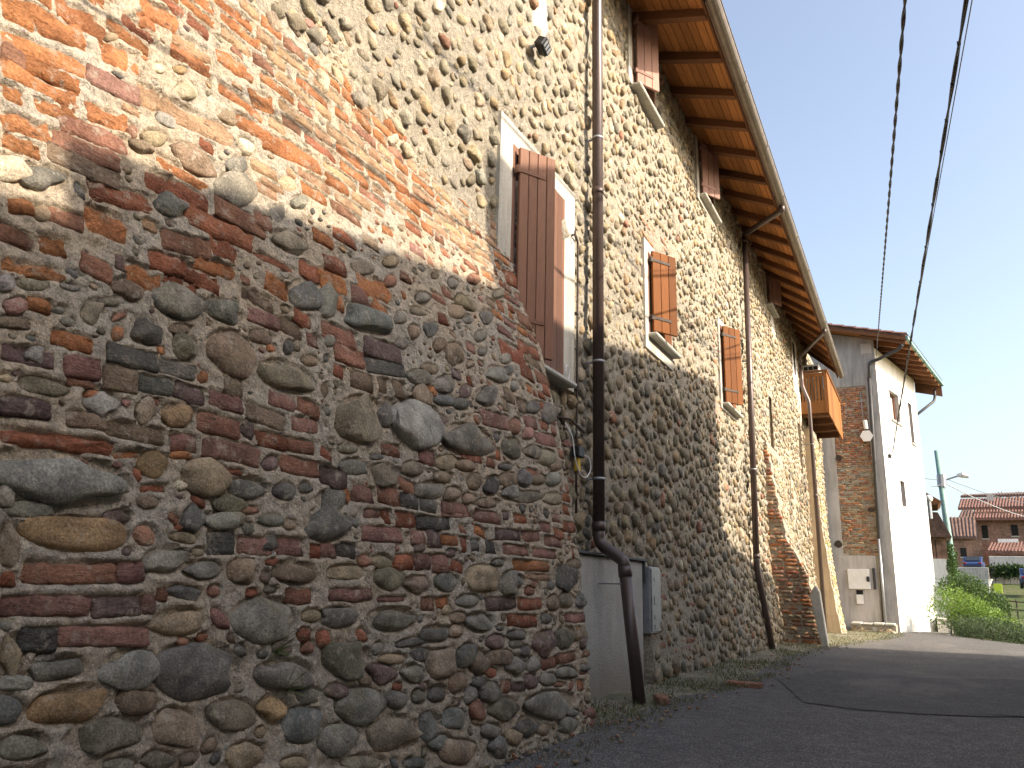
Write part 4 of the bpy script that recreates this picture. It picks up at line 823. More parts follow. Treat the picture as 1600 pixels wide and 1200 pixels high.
mb = MB(); mb.tube([(-2.66, 5.9, 1.40), (-2.5, 6.0, 1.37), (-2.47, 6.23, 1.30)], .011, 6); mb.build('bar', M['iron'], hk)
st_ = Vector(onx(883, 582, -2.58)); sd = empty('shutter_dog', st_, 'small white oval shutter stay under the tall shutter', 'shutter stay')
mb = MB(); mb.tube([st_+Vector((.02, .04*math.cos(t), .06*math.sin(t))) for t in np.linspace(0, 2*math.pi, 15)], .006, 6); mb.build('ring', M['white'], sd)
bk = empty('broken_brick', (-2.0, 6.62, -.86), 'broken red brick lying in the soil at the foot of the drainpipe', 'brick')
mb = MB(); mb.box((-2.03, 6.58, -.88), (-1.93, 6.86, -.815), Matrix.Translation((-2, 6.7, 0)) @ Matrix.Rotation(.4, 4, 'Z') @ Matrix.Translation((2, -6.7, 0)), .012); o = mb.build('brick_piece', M['brick'], bk); o.color = (*C['redbrown'], 1)

# ------------------------------------------------------------------ brick buttress, plaster buttress, guard stone
bb_ = empty('brick_buttress', (-2.2, 17, -.9), 'flared brick buttress in shade beyond the second drainpipe', 'buttress')
Y2, Y2b = 16.0, 18.6
prof = [(1197, 690), (1205, 735), (1216, 790), (1230, 845), (1245, 868), (1262, 900), (1268, 930), (1288, 1016)]
PR = [ony(px, py, Y2) for px, py in prof]; PR[-1][2] = -1.0
fx2 = lambda z: float(np.interp(-z, [-p[2] for p in PR], [p[0] for p in PR]))
zl = np.linspace(-1.0, PR[0][2], 46); v = []; f = []
for z in zl:
    x1 = max(fx2(z), HX+.01); j = .02*random.uniform(-1, 1)
    v += [(HX-.05, Y2, z), (x1+j, Y2, z), (x1+j+.01, Y2+.25, z), (x1*.5+HX*.5, Y2b-.3, z), (HX-.05, Y2b+.4, z)]
for k in range(len(zl)-1):
    for q in range(4): f.append((5*k+q, 5*k+q+1, 5*k+6+q, 5*k+5+q))
mesh('core', v, f, M['mortar_w'], bb_)
it = []; z = -.95; kk = 0
while z < PR[0][2]-.1:
    y = HX+.02-(.12 if kk % 2 else 0); xm = fx2(z)
    while y < xm-.03:
        l = random.choice((.25, .24, .13, .12, .2)); xe = min(y+l, xm+random.uniform(-.01, .02))
        if xe-y > .05 and random.random() < .93:
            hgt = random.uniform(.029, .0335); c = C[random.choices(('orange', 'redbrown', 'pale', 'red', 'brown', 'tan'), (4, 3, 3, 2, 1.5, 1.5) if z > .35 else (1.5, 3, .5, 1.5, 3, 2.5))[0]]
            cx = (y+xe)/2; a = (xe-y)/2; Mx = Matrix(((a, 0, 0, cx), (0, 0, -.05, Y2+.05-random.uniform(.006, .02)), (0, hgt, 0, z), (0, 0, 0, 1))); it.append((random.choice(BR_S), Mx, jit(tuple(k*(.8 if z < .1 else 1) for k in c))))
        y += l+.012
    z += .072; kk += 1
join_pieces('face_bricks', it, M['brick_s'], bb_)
it = []                                            # pebbles on its sunlit street face
for k in range(420):
    u = random.random(); z = random.uniform(-.9, PR[0][2]-.2); x1 = max(fx2(z), HX+.01); p = Vector((x1+.01, Y2+.25, z)).lerp(Vector((x1*.5+HX*.5, Y2b-.3, z)), u); a = random.uniform(.04, .075)
    it.append((random.choice(ST_LOW), Matrix.Translation(p) @ Matrix.Rotation(random.uniform(-.6, .6), 4, 'X') @ Matrix.Diagonal((.03, a, a*.7, 1)), jit(random.choices(_pc, _pw)[0])))
join_pieces('small_stones', it, M['stone_s'], bb_)
pb_ = empty('plaster_buttress', (-2.2, 23.2, -.95), 'sloping buttress with a plastered side and mossy sunlit edge at the far end', 'buttress')
Y3 = 22.9
prof3 = [(1268, 668), (1276, 740), (1284, 815), (1293, 870), (1305, 940), (1318, 1002)]
PR3 = [ony(px, py, Y3) for px, py in prof3]; PR3[-1][2] = -1.05; fx3 = lambda z: float(np.interp(-z, [-p[2] for p in PR3], [p[0] for p in PR3]))
v = []; f = []; zl = np.linspace(-1.05, PR3[0][2], 50)
for z in zl:
    x1 = max(fx3(z), HX+.01)+.015*random.uniform(-1, 1); v += [(HX-.05, Y3, z), (x1-.015, Y3, z), (x1, Y3+.02, z), (x1+.0, Y3+1.15, z), (HX-.05, Y3+1.2, z)]
for k in range(len(zl)-1):
    for q in (0,): f.append((5*k+q, 5*k+q+1, 5*k+6+q, 5*k+5+q))
mesh('plastered_side', v, f, M['plaster_c'], pb_)
f = []
for k in range(len(zl)-1):
    for q in (1, 2, 3): f.append((5*k+q, 5*k+q+1, 5*k+6+q, 5*k+5+q))
mesh('street_face', v, f, M['mortar_w'], pb_)
it = []
for k in range(520):
    u = random.random(); z = random.uniform(-1, PR3[0][2]-.2); x1 = max(fx3(z), HX+.01); a = random.uniform(.04, .08)
    it.append((random.choice(ST_LOW), Matrix.Translation((x1, Y3+.02+1.13*u, z)) @ Matrix.Rotation(random.uniform(-.6, .6), 4, 'X') @ Matrix.Diagonal((.035, a, a*.7, 1)), jit(random.choice((C['tan'], C['cream'], C['ochre'], C['olive'], (.30, .31, .10))))))
join_pieces('small_stones', it, M['stone_s'], pb_)
gs = empty('guard_stone', (-1.7, 15.9, -.9), 'tall narrow guard stone leaning against the brick buttress', 'stone')
def slab(pts, depth, name, mat, parent):
    P = [Vector(p) for p in pts]; mb = MB(); mb.prism(P, (0, depth, 0)); o = mb.build(name, mat, parent); bv = o.modifiers.new('bevel', 'BEVEL'); bv.width = .02; bv.segments = 2; return o
yg = 15.72; slab([ony(*q, yg) for q in ((1266, 935), (1268, 921), (1275, 915), (1281, 925), (1284, 945), (1295, 1012), (1285, 1018))], .16, 'slab', M['sill'], gs)
# ------------------------------------------------------------------ white house closing the lane
KY = 28.0; GW = -1.03
wc = Vector(ony(1407, 988, KY)); we = Vector(ony(1469, 985, KY+5.0)); wc.z = we.z = GW-.1
wh = empty('white_house', (wc.x, KY, GW), 'tall house with a dazzling white street wall and a bare brick side', 'house')
ztop = ony(1366, 550, KY)[2]
nrm = Vector((we.y-wc.y, -(we.x-wc.x), 0)).normalized(); dr = (we-wc).normalized()
def wp(t, z, o=0.): p = wc+dr*t+nrm*o; return Vector((p.x, p.y, z))       # point on the white wall
Lw = (we-wc).length
def wt(px, py):
    """photograph point on the white wall -> (t, z)"""
    d = Vector(ray(px, py)); k = wc.dot(nrm)/d.dot(nrm); p = d*k; return (p-Vector((wc.x, wc.y, 0))).dot(dr), p.z
def quad_hole(name, t0, t1, z0, z1, holes, mat, parent):
    ts = sorted({t0, t1, *[h[k] for h in holes for k in (0, 1)]}); zs_ = sorted({z0, z1, *[h[k] for h in holes for k in (2, 3)]}); v = []; f = []
    for z in zs_:
        for t in ts: v.append(wp(t, z))
    n_ = len(ts)
    for i_ in range(len(zs_)-1):
        for j in range(n_-1):
            tc, zc_ = (ts[j]+ts[j+1])/2, (zs_[i_]+zs_[i_+1])/2
            if not any(h[0] < tc < h[1] and h[2] < zc_ < h[3] for h in holes): f.append((i_*n_+j, i_*n_+j+1, i_*n_+n_+j+1, i_*n_+n_+j))
    return mesh(name, v, f, mat, parent)
def hol(a, b): t0, z1 = wt(*a); t1, z0 = wt(*b); return (t0, t1, z0, z1)
WH = [hol((1388, 601), (1408, 664)), hol((1418, 628), (1430, 695)), hol((1406, 750), (1417, 793))]
WH[0] = (WH[0][0], WH[0][1], WH[0][2], WH[0][3]-.15)
quad_hole('street_wall', 0, Lw, GW-.3, ztop+.15, WH, M['plaster_w'], wh)
for k, (t0, t1, z0, z1) in enumerate(WH):
    wn = empty('window', wp(t0, z0)); wn.parent = wh; wn.matrix_parent_inverse = world(wh).inverted()
    v = []
    for o_ in (0, -.22):
        for t, z in ((t0, z0), (t1, z0), (t1, z1), (t0, z1)): v.append(wp(t, z, o_))
    mesh('reveal', v, [(0, 4, 5, 1), (1, 5, 6, 2), (2, 6, 7, 3), (3, 7, 4, 0)], M['plaster_p'], wn)
    mesh('pane', [wp(t, z, -.2) for t, z in ((t0, z0), (t1, z0), (t1, z1), (t0, z1))], [(0, 1, 2, 3)], M['glass'] if k else M['plaster_p'], wn)
    def bar(a, b, c, d, nm, m_): mb = MB(); mb.prism([wp(a, c, -.195), wp(b, c, -.195), wp(b, d, -.195), wp(a, d, -.195)], nrm*.05); mb.build(nm, M[m_], wn)
    for q in ((t0, t0+.07, z0, z1), (t1-.07, t1, z0, z1), (t0+.07, t1-.07, z1-.07, z1), (t0+.07, t1-.07, z0, z0+.07)): bar(*q, 'frame_bar', 'shutter_d')
    if k < 2: mb = MB(); mb.prism([wp(t0-.08, z0-.06, 0), wp(t1+.08, z0-.06, 0), wp(t1+.08, z0-.01, 0), wp(t0-.08, z0-.01, 0)], nrm*.07); mb.build('sill', M['sill'], wn)
# the camera-facing side: grey corner strip, brickwork, pale pilaster, grey plaster above
XL = -3.3; zpl = ony(1310, 606, KY)[2]; xs1 = ony(1361, 700, KY)[0]; xp0 = ony(1287, 700, KY)[0]; xp1 = ony(1308, 740, KY)[0]; zb = ony(1340, 868, KY)[2]
def fbox(x0, x1, z0, z1, o, nm, m_, d=.3, ch=0): mb = MB(); mb.box((x0, KY-o, z0), (x1, KY+d, z1), ch=ch); return mb.build(nm, M[m_], wh)
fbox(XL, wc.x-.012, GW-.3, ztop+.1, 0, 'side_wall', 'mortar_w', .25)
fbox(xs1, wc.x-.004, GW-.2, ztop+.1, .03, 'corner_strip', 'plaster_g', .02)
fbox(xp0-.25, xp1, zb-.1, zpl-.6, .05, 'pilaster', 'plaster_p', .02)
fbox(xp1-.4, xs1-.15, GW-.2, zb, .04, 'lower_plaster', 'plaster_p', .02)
it = []; z = zb+.04; kk = 0
while z < zpl-.03:
    x = xp1-.25; up = z > zpl-2.6
    while x < xs1-.1:
        l = random.choice((.25, .24, .13, .18)) if up else random.uniform(.1, .3); 
        if random.random() < (.97 if up else .85):
            a = min(l, xs1-.004-x)/2; c = C[random.choices(('orange', 'redbrown', 'red', 'brown', 'tan', 'pale', 'grey'), (3, 4, 3, 1, .3, .3, .1) if up else (3, 2, 1, 3, 3, 2, 2))[0]]; h_ = random.uniform(.026, .031)
            it.append((random.choice(BR_S), Matrix(((a, 0, 0, x+a), (0, 0, -.05, KY+.05-random.uniform(.008, .03)), (0, h_, 0, z), (0, 0, 0, 1))), jit(c)))
        x += l+.012
    z += .07; kk += 1
join_pieces('side_bricks', it, M['brick_s'], wh)
for q, s_ in (((1311, 716), .11), ((1310, 850), .12), ((1361, 797), .09)):
    p = ony(*q, KY); mb = MB(); mb.prism([(p[0]+s_*random.uniform(.8, 1.2)*math.cos(t), KY-.062, p[2]+s_*random.uniform(.7, 1.1)*math.sin(t)) for t in np.linspace(0, 2*math.pi, 10)[:-1]], (0, .02, 0)); mb.build('putlog_hole', M['iron'], wh)
p = ony(1368, 548, KY); fbox(ony(1345, 548, KY)[0], ony(1362, 548, KY)[0], ony(1350, 553, KY)[2], ony(1350, 538, KY)[2], .045, 'vent_panel', 'plaster_p', .0)
# roof
RA = Vector(ony(1293, 514, KY-.55)); RB = Vector(ony(1414, 529, KY-.55)); e_ = dr; zc_ = RB.z
d_ = Vector(ray(1471, 603)); RC = d_*(zc_/d_.z)*.985; RC = Vector((RC.x, RC.y, zc_-.12)); RA2 = RA+(RA-RB)*1.6; RD = RA2+(RC-RB); RD.z = RA2.z
zr_ = lambda x: RB.z+(RA.z-RB.z)*(x-RB.x)/(RA.x-RB.x)-.02
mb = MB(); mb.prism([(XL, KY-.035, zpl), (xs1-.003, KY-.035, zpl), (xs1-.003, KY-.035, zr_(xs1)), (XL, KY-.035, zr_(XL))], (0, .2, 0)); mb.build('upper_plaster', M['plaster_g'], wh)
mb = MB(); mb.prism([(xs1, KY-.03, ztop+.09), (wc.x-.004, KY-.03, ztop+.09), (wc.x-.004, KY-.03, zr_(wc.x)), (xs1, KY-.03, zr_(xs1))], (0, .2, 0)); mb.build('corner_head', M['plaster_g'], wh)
rf = empty('roof', RB); rf.parent = wh; rf.matrix_parent_inverse = world(wh).inverted()
mb = MB(); mb.prism([RA2, RB, RC, RD], (0, 0, .06)); mb.build('roof_deck', M['soffit'], rf)
mb = MB(); mb.prism([RA2+Vector((0, 0, .063)), RB+Vector((.03, -.03, .063)), RC+Vector((.03, 0, .063)), RD+Vector((0, 0, .063))], (0, 0, .07)); mb.build('roof_covering', M['tile_d'], rf)
tv = []; tf = []
ax = (RA2-RB); nrow = int((RC-RB).length/.22); al = ax.normalized()
for j in range(nrow):
    for s_ in range(9):
        p0 = RB+(RC-RB)*(j/nrow)+al*(s_*.38-.06)+Vector((0, 0, .15)); p1_ = p0+al*.42+Vector((0, 0, -.02)); bs = len(tv)
        for pp, rr in ((p0, .09), (p1_, .075)):
            for t in np.linspace(0, math.pi, 6): tv.append(pp+dr*rr*math.cos(t)+Vector((0, 0, rr*.8*math.sin(t))))
        for q in range(5): tf.append((bs+q, bs+q+1, bs+7+q, bs+6+q))
o = mesh('roof_tiles', tv, tf, M['tile'], rf, True); o['kind'] = 'stuff'
nr = 9
for j in range(nr):
    p = RB.lerp(RC, (j+.12)/nr); q = p+al*1.35; mb = MB(); w_ = dr*.06; mb.prism([p-w_, p+w_, q+w_, q-w_], (0, 0, -.15)); mb.build('rafter', M['rafter'], rf)
mb = MB(); mb.prism([RB+Vector((0, 0, -.02)), RC+Vector((0, 0, -.02)), RC+Vector((0, 0, .09)), RB+Vector((0, 0, .09))], nrm*.09); mb.build('gutter', M['green'], rf)
mb = MB(); mb.prism([RA2+Vector((0, 0, -.06)), RB+Vector((0, 0, -.06)), RB+Vector((0, 0, .06)), RA2+Vector((0, 0, .06))], (0, -.04, 0)); mb.build('barge_board', M['rafter'], rf)
mb = MB(); mb.prism([RC+Vector((0, -.02, -.42)), RC+al*.95+Vector((0, -.02, -.42)), RC+al*.95+Vector((0, -.02, 0)), RC+Vector((0, -.02, 0))], (0, .05, 0)); mb.build('eave_end_board', M['rafter'], rf)
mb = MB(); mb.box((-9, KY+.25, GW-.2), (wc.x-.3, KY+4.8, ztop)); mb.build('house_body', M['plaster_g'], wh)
# downpipes of the white house
t_ = pipe(tuple(wp(0, GW)), 'dark downpipe at the corner of the white house, bent under its eaves', [('neck', [ony(1410, 538, KY-.5), ony(1405, 545, KY-.4), ony(1371, 562, KY-.12), ony(1359, 566, KY-.1), ony(1358, 595, KY-.1)], .12), ('pipe', [ony(1358, 590, KY-.1), (ony(1362, 660, KY-.1)[0], KY-.1, 5), (ony(1388, 985, KY-.1)[0]-.1, KY-.1, GW)], .05)], .055, [], [], 'ipipe', group=None)
t_ = pipe(tuple(wp(Lw, GW)), 'short curved spout pipe under the far eaves of the white house', [('neck', [RC+Vector((-.25, 0, -.1)), RC+Vector((-.27, 0, -.55)), wp(Lw, RC.z-1.25, .0)], .3)], .05, [], [], 'ipipe', group=None)
t_ = pipe((-1.6, KY, GW), 'pale vertical conduit beside the utility cabinet on the brick side', [('pipe', [ony(1373, 842, KY-.12), ony(1384, 984, KY-.12)], .05)], .045, [], [], 'galv', 'conduit', 'conduit', None)
t_ = pipe((-1.2, KY, 5), 'thin cable drop above the hexagonal lamp', [('wire', [ony(1344, 612, KY-.06), ony(1347, 640, KY-.06), ony(1349, 658, KY-.06)], .02)], .014, [], [], 'galv', 'cable_drop', 'cable', None)
uc = empty('utility_cabinet', (-1.7, KY, .7), 'white utility cabinet door on the lower side of the white house', 'cabinet')
a = ony(1324, 889, KY); b = ony(1361, 921, KY); mb = MB(); mb.box((a[0], KY-.12, b[2]), (b[0], KY-.02, a[2]), ch=.015); mb.build('body', M['white'], uc)
c_ = ony(1357, 905, KY); mb = MB(); mb.box((c_[0]-.05, KY-.14, c_[2]-.08), (c_[0]+.04, KY-.118, c_[2]+.08)); mb.build('lock', M['black'], uc)
a = ony(1362, 888, KY); mb = MB(); mb.box((a[0]+.01, KY-.09, b[2]), (a[0]+.09, KY-.03, a[2])); mb.build('side_frame', M['ipipe'], uc)
u2 = empty('meter_box', (-1.6, KY, 0), 'small white meter box under the utility cabinet', 'meter box')
a = ony(1338, 929, KY); b = ony(1350, 944, KY); mb = MB(); mb.box((a[0], KY-.10, b[2]), (b[0], KY-.035, a[2]), ch=.01); mb.build('body', M['white'], u2)
a2 = ony(1338, 922, KY); mb = MB(); mb.box((a2[0], KY-.06, a[2]+.01), (b[0], KY-.038, a2[2])); mb.build('slot', M['dark'], u2)
hl = empty('hexagonal_lamp', (-1.2, KY, 4.5), 'white hexagonal wall lamp on the brick side of the white house', 'lamp')
p = Vector(ony(1354, 681, KY-.16)); mb = MB(); mb.prism([p+Vector((.2*math.cos(t), 0, .2*math.sin(t))) for t in np.linspace(0, 2*math.pi, 7)[:-1]], (0, .1, 0)); mb.build('shade', M['white'], hl)
p = Vector(ony(1352, 663, KY-.1)); mb = MB(); mb.tube([p+Vector((0, 0, .13)), p+Vector((.02, 0, -.16))], .075, 10); mb.build('holder', M['white'], hl)
cb = Vector((wp(*wt(1388, 713), .04))); br = empty('cable_bracket', cb, 'small black cable bracket on the white wall', 'bracket'); mb = MB(); mb.box(cb-Vector((.05, .05, .06)), cb+Vector((.05, .05, .06))); mb.build('anchor', M['black'], br)
mb = MB(); mb.tube([cb+Vector((0, 0, .05)), cb+Vector((-.02, 0, .3))], .015, 6); mb.build('pin', M['black'], br)
# low rubble wall and steps in front of the brick side
lw = empty('low_stone_wall', (-1.4, 26.6, GW), 'low sunlit rubble wall with stone slabs at the foot of the white house', 'wall')
yl = 26.4; a = onz(1333, 990, GW); xa0, xa1 = ony(1330, 980, yl)[0], ony(1400, 980, yl)[0]; zt_ = ony(1370, 974, yl)[2]
mb = MB(); mb.box((xa0, yl, GW-.2), (xa1, KY-.05, zt_-.06)); mb.build('core', M['mortar_w'], lw)
for k in range(4): x0 = xa0+(xa1-xa0)*k/4; mb = MB(); mb.box((x0+.01, yl-.06, zt_-.058), (x0+(xa1-xa0)/4-.01, yl+.7, zt_+random.uniform(-.01, .02)), ch=.02); mb.build('slab', M['sill'], lw)
for k in range(34):
    o = link('stone', random.choice(ST_MID), lw); a = random.uniform(.05, .10); o.matrix_basis = Matrix.Translation((random.uniform(xa0+.05, xa1-.05), yl, random.uniform(GW-.02, zt_-.1))) @ Matrix.Diagonal((a, .05, a*.65, 1)); o.color = (*jit(random.choice((C['tan'], C['cream'], C['lgrey']))), 1)
ks = empty('kerb_block', tuple(wp(Lw, GW, .1)), 'pale stone block at the far foot of the white wall', 'block'); a = Vector(ony(1466, 985, KY+3.6)); mb = MB(); mb.box((a.x, a.y, GW-.1), (a.x+.45, a.y+1.2, ony(1476, 966, KY+3.6)[2]), ch=.03); mb.build('block', M['plaster_p'], ks)

# ------------------------------------------------------------------ neighbouring houses across the lane (they throw the shade)
K = SUN.z/SUN.x; KYs = SUN.y/SUN.x; XO = 3.6
def cast(y, z, x=HX): return (XO, y+KYs*(XO-x), z+K*(XO-x))    # point of the neighbour that shades this point of the wall
def neighbour(label, sil, depth, roofmat='tile_d', x_=0.0):
    sil = [(p[0], p[1], p[2]+K*x_) for p in sil]
    t = empty('neighbour_house', ((XO+x_)+depth/2, sum(p[1] for p in sil)/len(sil), -.9), label, 'house', 'houses across the lane')
    y0, y1 = sil[0][1], sil[-1][1]
    mb = MB(); mb.prism([((XO+x_)+.05, y0+.03, -1.3)]+[((XO+x_)+.05, min(max(p[1], y0+.03), y1-.03), p[2]-.16) for p in sil]+[((XO+x_)+.05, y1-.03, -1.3)], (depth, 0, 0)); mb.build('walls', M['wall_o'], t)
    for p, q in zip(sil, sil[1:]):
        mb = MB(); mb.prism([((XO+x_), p[1], p[2]), ((XO+x_), q[1], q[2]), ((XO+x_), q[1], q[2]-.14), ((XO+x_), p[1], p[2]-.14)], (depth+.1, 0, 0)); mb.build('roof_slab', M[roofmat], t)
    for k in range(max(1, int((y1-y0)/3.2))):
        yc = y0+1.5+k*3.2
        if yc < y1-.8:
            mb = MB(); mb.box(((XO+x_)+.03, yc-.45, .3), ((XO+x_)+.055, yc+.45, 1.6)); o = mb.build('window', M['glass'], t); mb = MB(); mb.box(((XO+x_)+.0, yc-.55, .22), ((XO+x_)+.05, yc+.55, .29)); mb.build('sill', M['sill'], t)
neighbour('low plastered outhouse across the lane nearest the camera', [cast(-14, .98, -2.3), cast(1.60, 1.02, -2.3)], 5, x_=.1)
neighbour('plastered house across the lane with a roof rising along the lane', [cast(1.36, 1.36, -2.32), cast(4.5, 2.02, -2.5), cast(6.1, 2.2), cast(9.8, 2.82), cast(11.95, 3.12)], 6)
nh = [o for o in COL.objects if o.name.startswith('neighbour_house')][-1]
ca, cb_ = cast(4.62, 3.12, -2.55), cast(5.36, 3.12, -2.5); mb = MB(); mb.box((XO, ca[1], ca[2]-2.4), (XO+.6, cb_[1], ca[2]), ch=.02); mb.build('chimney', M['wall_o'], nh); mb = MB(); mb.box((XO-.05, ca[1]-.05, ca[2]-.002), (XO+.65, cb_[1]+.05, ca[2]+.05)); mb.build('chimney_cap', M['tile_d'], nh)
neighbour('low lean-to shed across the lane at the bend', [cast(11.7, 1.1), cast(12.6, .72), cast(15.9, .26)], 4.5, x_=.1)

# ------------------------------------------------------------------ overhead lines
def inplane(p, q, y, z):
    n_ = np.cross(ray(*p), ray(*q)); return Vector((-(n_[1]*y+n_[2]*z)/n_[0], y, z))
def twisted(name, path, r, pitch, label, strands, mat, group):
    t = empty(name, path[0], label, 'cable', group); P = [Vector(p) for p in path]; L = 0; pts = []; 
    for a, b in zip(P, P[1:]):
        n_ = max(1, int((b-a).length/(pitch/9)))
        for k in range(n_): pts.append((a.lerp(b, k/n_), L+(b-a).length*k/n_))
        L += (b-a).length
    dirv = (P[-1]-P[0]).normalized(); u = dirv.orthogonal().normalized(); v = dirv.cross(u)
    for s_ in range(strands):
        ph = 2*math.pi*s_/strands; off = r*(.95 if strands > 1 else 0)
        mb = MB(); mb.tube([p+(u*math.cos(2*math.pi*l/pitch+ph)+v*math.sin(2*math.pi*l/pitch+ph))*off for p, l in pts], r, 6); mb.build('strand', M[mat], t, True)
    return t
zq = np.polyfit([1.5, 4.5, KY], [3.58, 3.98, ony(1368, 556, KY)[2]], 2)
pl = [inplane((1414, 0), (1372, 520), y, np.polyval(zq, y)) for y in np.linspace(-4, KY-.02, 30)]
twisted('overhead_cable', pl, .0085, .75, 'twisted black overhead cable ending under the eaves of the white house', 2, 'cable', 'overhead cables across the sky')
zr = np.polyfit([2.5, 8.6, 14, 27.8], [5.46, 5.43, 5.2, cb.z], 2)
pr_ = [inplane((1510, 0), (1412, 600), y, np.polyval(zr, y)) for y in np.linspace(-3, cb.y-.3, 30)]+[cb+Vector((0, 0, .06))]
t_ = twisted('overhead_cable', pr_, .012, 2.5, 'thick black overhead cable with clips ending at the bracket on the white wall', 2, 'cable', 'overhead cables across the sky')
for k in range(26):
    y = 2.5+k*.7; p = inplane((1510, 0), (1412, 600), y, np.polyval(zr, y)); mb = MB(); mb.box(p-Vector((.022, .008, .022)), p+Vector((.012, .008, .018))); mb.build('clip', M['cable'], t_)
twisted('overhead_wire', [inplane((1519, 0), (1440, 440), y, np.polyval(zr, y)+.12-.002*y) for y in np.linspace(-3, 26, 12)], .006, 50, 'single thin wire beside the thick overhead cable', 1, 'wire', 'overhead cables across the sky')
# utility pole with its lamp
PYL = 40.0; pt = Vector(ony(1463, 704, PYL)); pbm = Vector(ony(1492, 912, PYL)); pbm.z = -1.6; pbm.x = pt.x+.22
po = empty('utility_pole', pbm, 'green grey utility pole with a street lamp arm beyond the white house', 'pole')
mb = MB(); mb.tube([pbm, pbm.lerp(pt, .5), pt], [.17, .14, .095], 12); mb.build('mast', M['green'], po, True)
pj = Vector(ony(1471, 752, PYL)); la = Vector(ony(1499, 743, PYL)); mb = MB(); mb.tube(bend([pj, la], .1), .035, 8); mb.build('lamp_arm', M['galv'], po)
mb = MB(); mb.tube([la+Vector((-.1, 0, .02)), la+Vector((.12, 0, .03)), la+Vector((.36, 0, -.06))], [.07, .14, .08], 8); mb.build('lamp_head', M['white'], po)
mb = MB(); mb.tube([pj+Vector((0, 0, -.25)), pj+Vector((.02, 0, .3))], .19, 10); mb.build('collar', M['galv'], po)
def wire(name, a, b, sag, label, r=.012, mat='wire'):
    a, b = Vector(a), Vector(b); pts = [a.lerp(b, k/10)-Vector((0, 0, sag*4*(k/10)*(1-k/10))) for k in range(11)]
    t = empty(name, a, label, 'wire', 'thin wires by the utility pole'); mb = MB(); mb.tube(pts, r, 5); mb.build('strand', M[mat], t)
wire('service_wire', cb, pj+Vector((-.1, 0, .1)), .25, 'wire from the bracket on the white wall to the utility pole', .016)
wire('service_wire', pj, ony(1640, 815, 60), .3, 'upper wire running from the utility pole towards the red roofed house', .022, 'galv')
wire('service_wire', pj+Vector((0, 0, .2)), ony(1640, 790, 70), .3, 'faint wire running from the pole above the red roofs', .014)
wire('service_wire', pj+Vector((0, 0, -.1)), ony(1456, 760, 37.5), .05, 'short curved wire between the pole and the porch roof', .016)

# ------------------------------------------------------------------ porch house behind the white house
ph = empty('porch_house', tuple(ony(1465, 900, 37)), 'white porch with brick columns half hidden behind the white house', 'house'); YP = 37.0
a = ony(1440, 873, YP); b = ony(1481, 915, YP); mb = MB(); mb.box((a[0]-2, YP, -1.8), (b[0], YP+3, a[2])); mb.build('parapet', M['plaster_w'], ph)
zt1 = ony(1465, 840, YP)[2]
for px in (1459, 1468.5, 1477): p = ony(px, 870, YP); mb = MB(); mb.box((p[0]-.09, YP+.05, a[2]), (p[0]+.09, YP+.28, zt1)); mb.build('column', M['fbrick'], ph)
mb = MB(); mb.box((a[0]-2, YP+1.5, a[2]+.002), (b[0], YP+1.7, zt1)); mb.build('rear_wall', M['dark'], ph)
mb = MB(); q0 = ony(1440, 812, YP); q1 = ony(1487, 842, YP); mb.prism([(q0[0]-2, YP-.4, zt1+.0), (q1[0], YP-.4, zt1), (q1[0]-.4, YP-.4, q0[2]+.25), (q0[0]-2, YP-.4, q0[2]+.5)], (0, 3.5, 0)); mb.build('tile_roof', M['tile_d'], ph)
q = [ony(*k, YP-3) for k in ((1440, 768), (1448, 770), (1471, 783), (1466, 788), (1440, 790))]; mb = MB(); mb.prism(q, (0, 2.5, 0)); mb.build('eave', M['rafter'], ph)
sl_ = empty('globe_lamp', tuple(ony(1451, 779, YP-3.2)), 'round white lamp under the porch eave beside the white house', 'lamp'); p = Vector(ony(1451, 779, YP-3.2)); mb = MB(); mb.tube([p+Vector((0, 0, .14*k)) for k in (-1, -.6, 0, .6, 1)], [.03, .12, .15, .12, .03], 10); mb.build('globe', M['white'], sl_, True)
mb = MB(); mb.tube([p+Vector((0, 0, -.12)), p+Vector((0, 0, -.75))], .07, 8); mb.build('stem', M['galv'], sl_)

# ------------------------------------------------------------------ red roofed brick house far off
FY = 105.0
def fp(px, py, y=FY): return Vector(ony(px, py, y))
bh = empty('brick_house', fp(1545, 890), 'large brick house with stepped red tiled roofs in the distance', 'house')
def wallbox(pa, pb_, y, d, nm, m_, parent): a, b = fp(*pa, y), fp(*pb_, y); mb = MB(); mb.box((a.x, y, b.z), (b.x, y+d, a.z)); return mb.build(nm, M[m_], parent)
wallbox((1524, 800), (1660, 905), FY, 12, 'main_wall', 'fbrick', bh); wallbox((1486, 842), (1541, 905), FY-4, 10, 'wing_wall', 'fbrick', bh)
def slope(a, b, c, d, y0, y1, nm, m_, th=.25):
    """roof slope from lower edge a-b at y0 up to c-d at y1"""
    A, B, C_, D = fp(*a, y0), fp(*b, y0), fp(*c, y1), fp(*d, y1); mb = MB(); mb.prism([A, B, C_, D], (0, 0, th)); mb.build(nm, M[m_], bh)
    n_ = int((B-A).length/.3); tv = []; tf = []
    for k in range(n_):
        p, q = A.lerp(B, (k+.5)/n_), D.lerp(C_, (k+.5)/n_); bs = len(tv)
        for e in (p, q):
            for t in np.linspace(0, math.pi, 5): tv.append(e+Vector((.12*math.cos(t), 0, .07*math.sin(t)+th)))
        for s_ in range(4): tf.append((bs+s_, bs+s_+1, bs+6+s_, bs+5+s_))
    o = mesh('tile_rows', tv, tf, M[m_], bh, True); o['kind'] = 'stuff'
slope((1497, 797), (1680, 793), (1680, 778), (1501, 783), FY+1, FY+5, 'upper_roof', 'tile')
slope((1501, 778), (1680, 774), (1680, 769), (1505, 776), FY+6, FY+12, 'ridge_roof', 'tile_d')
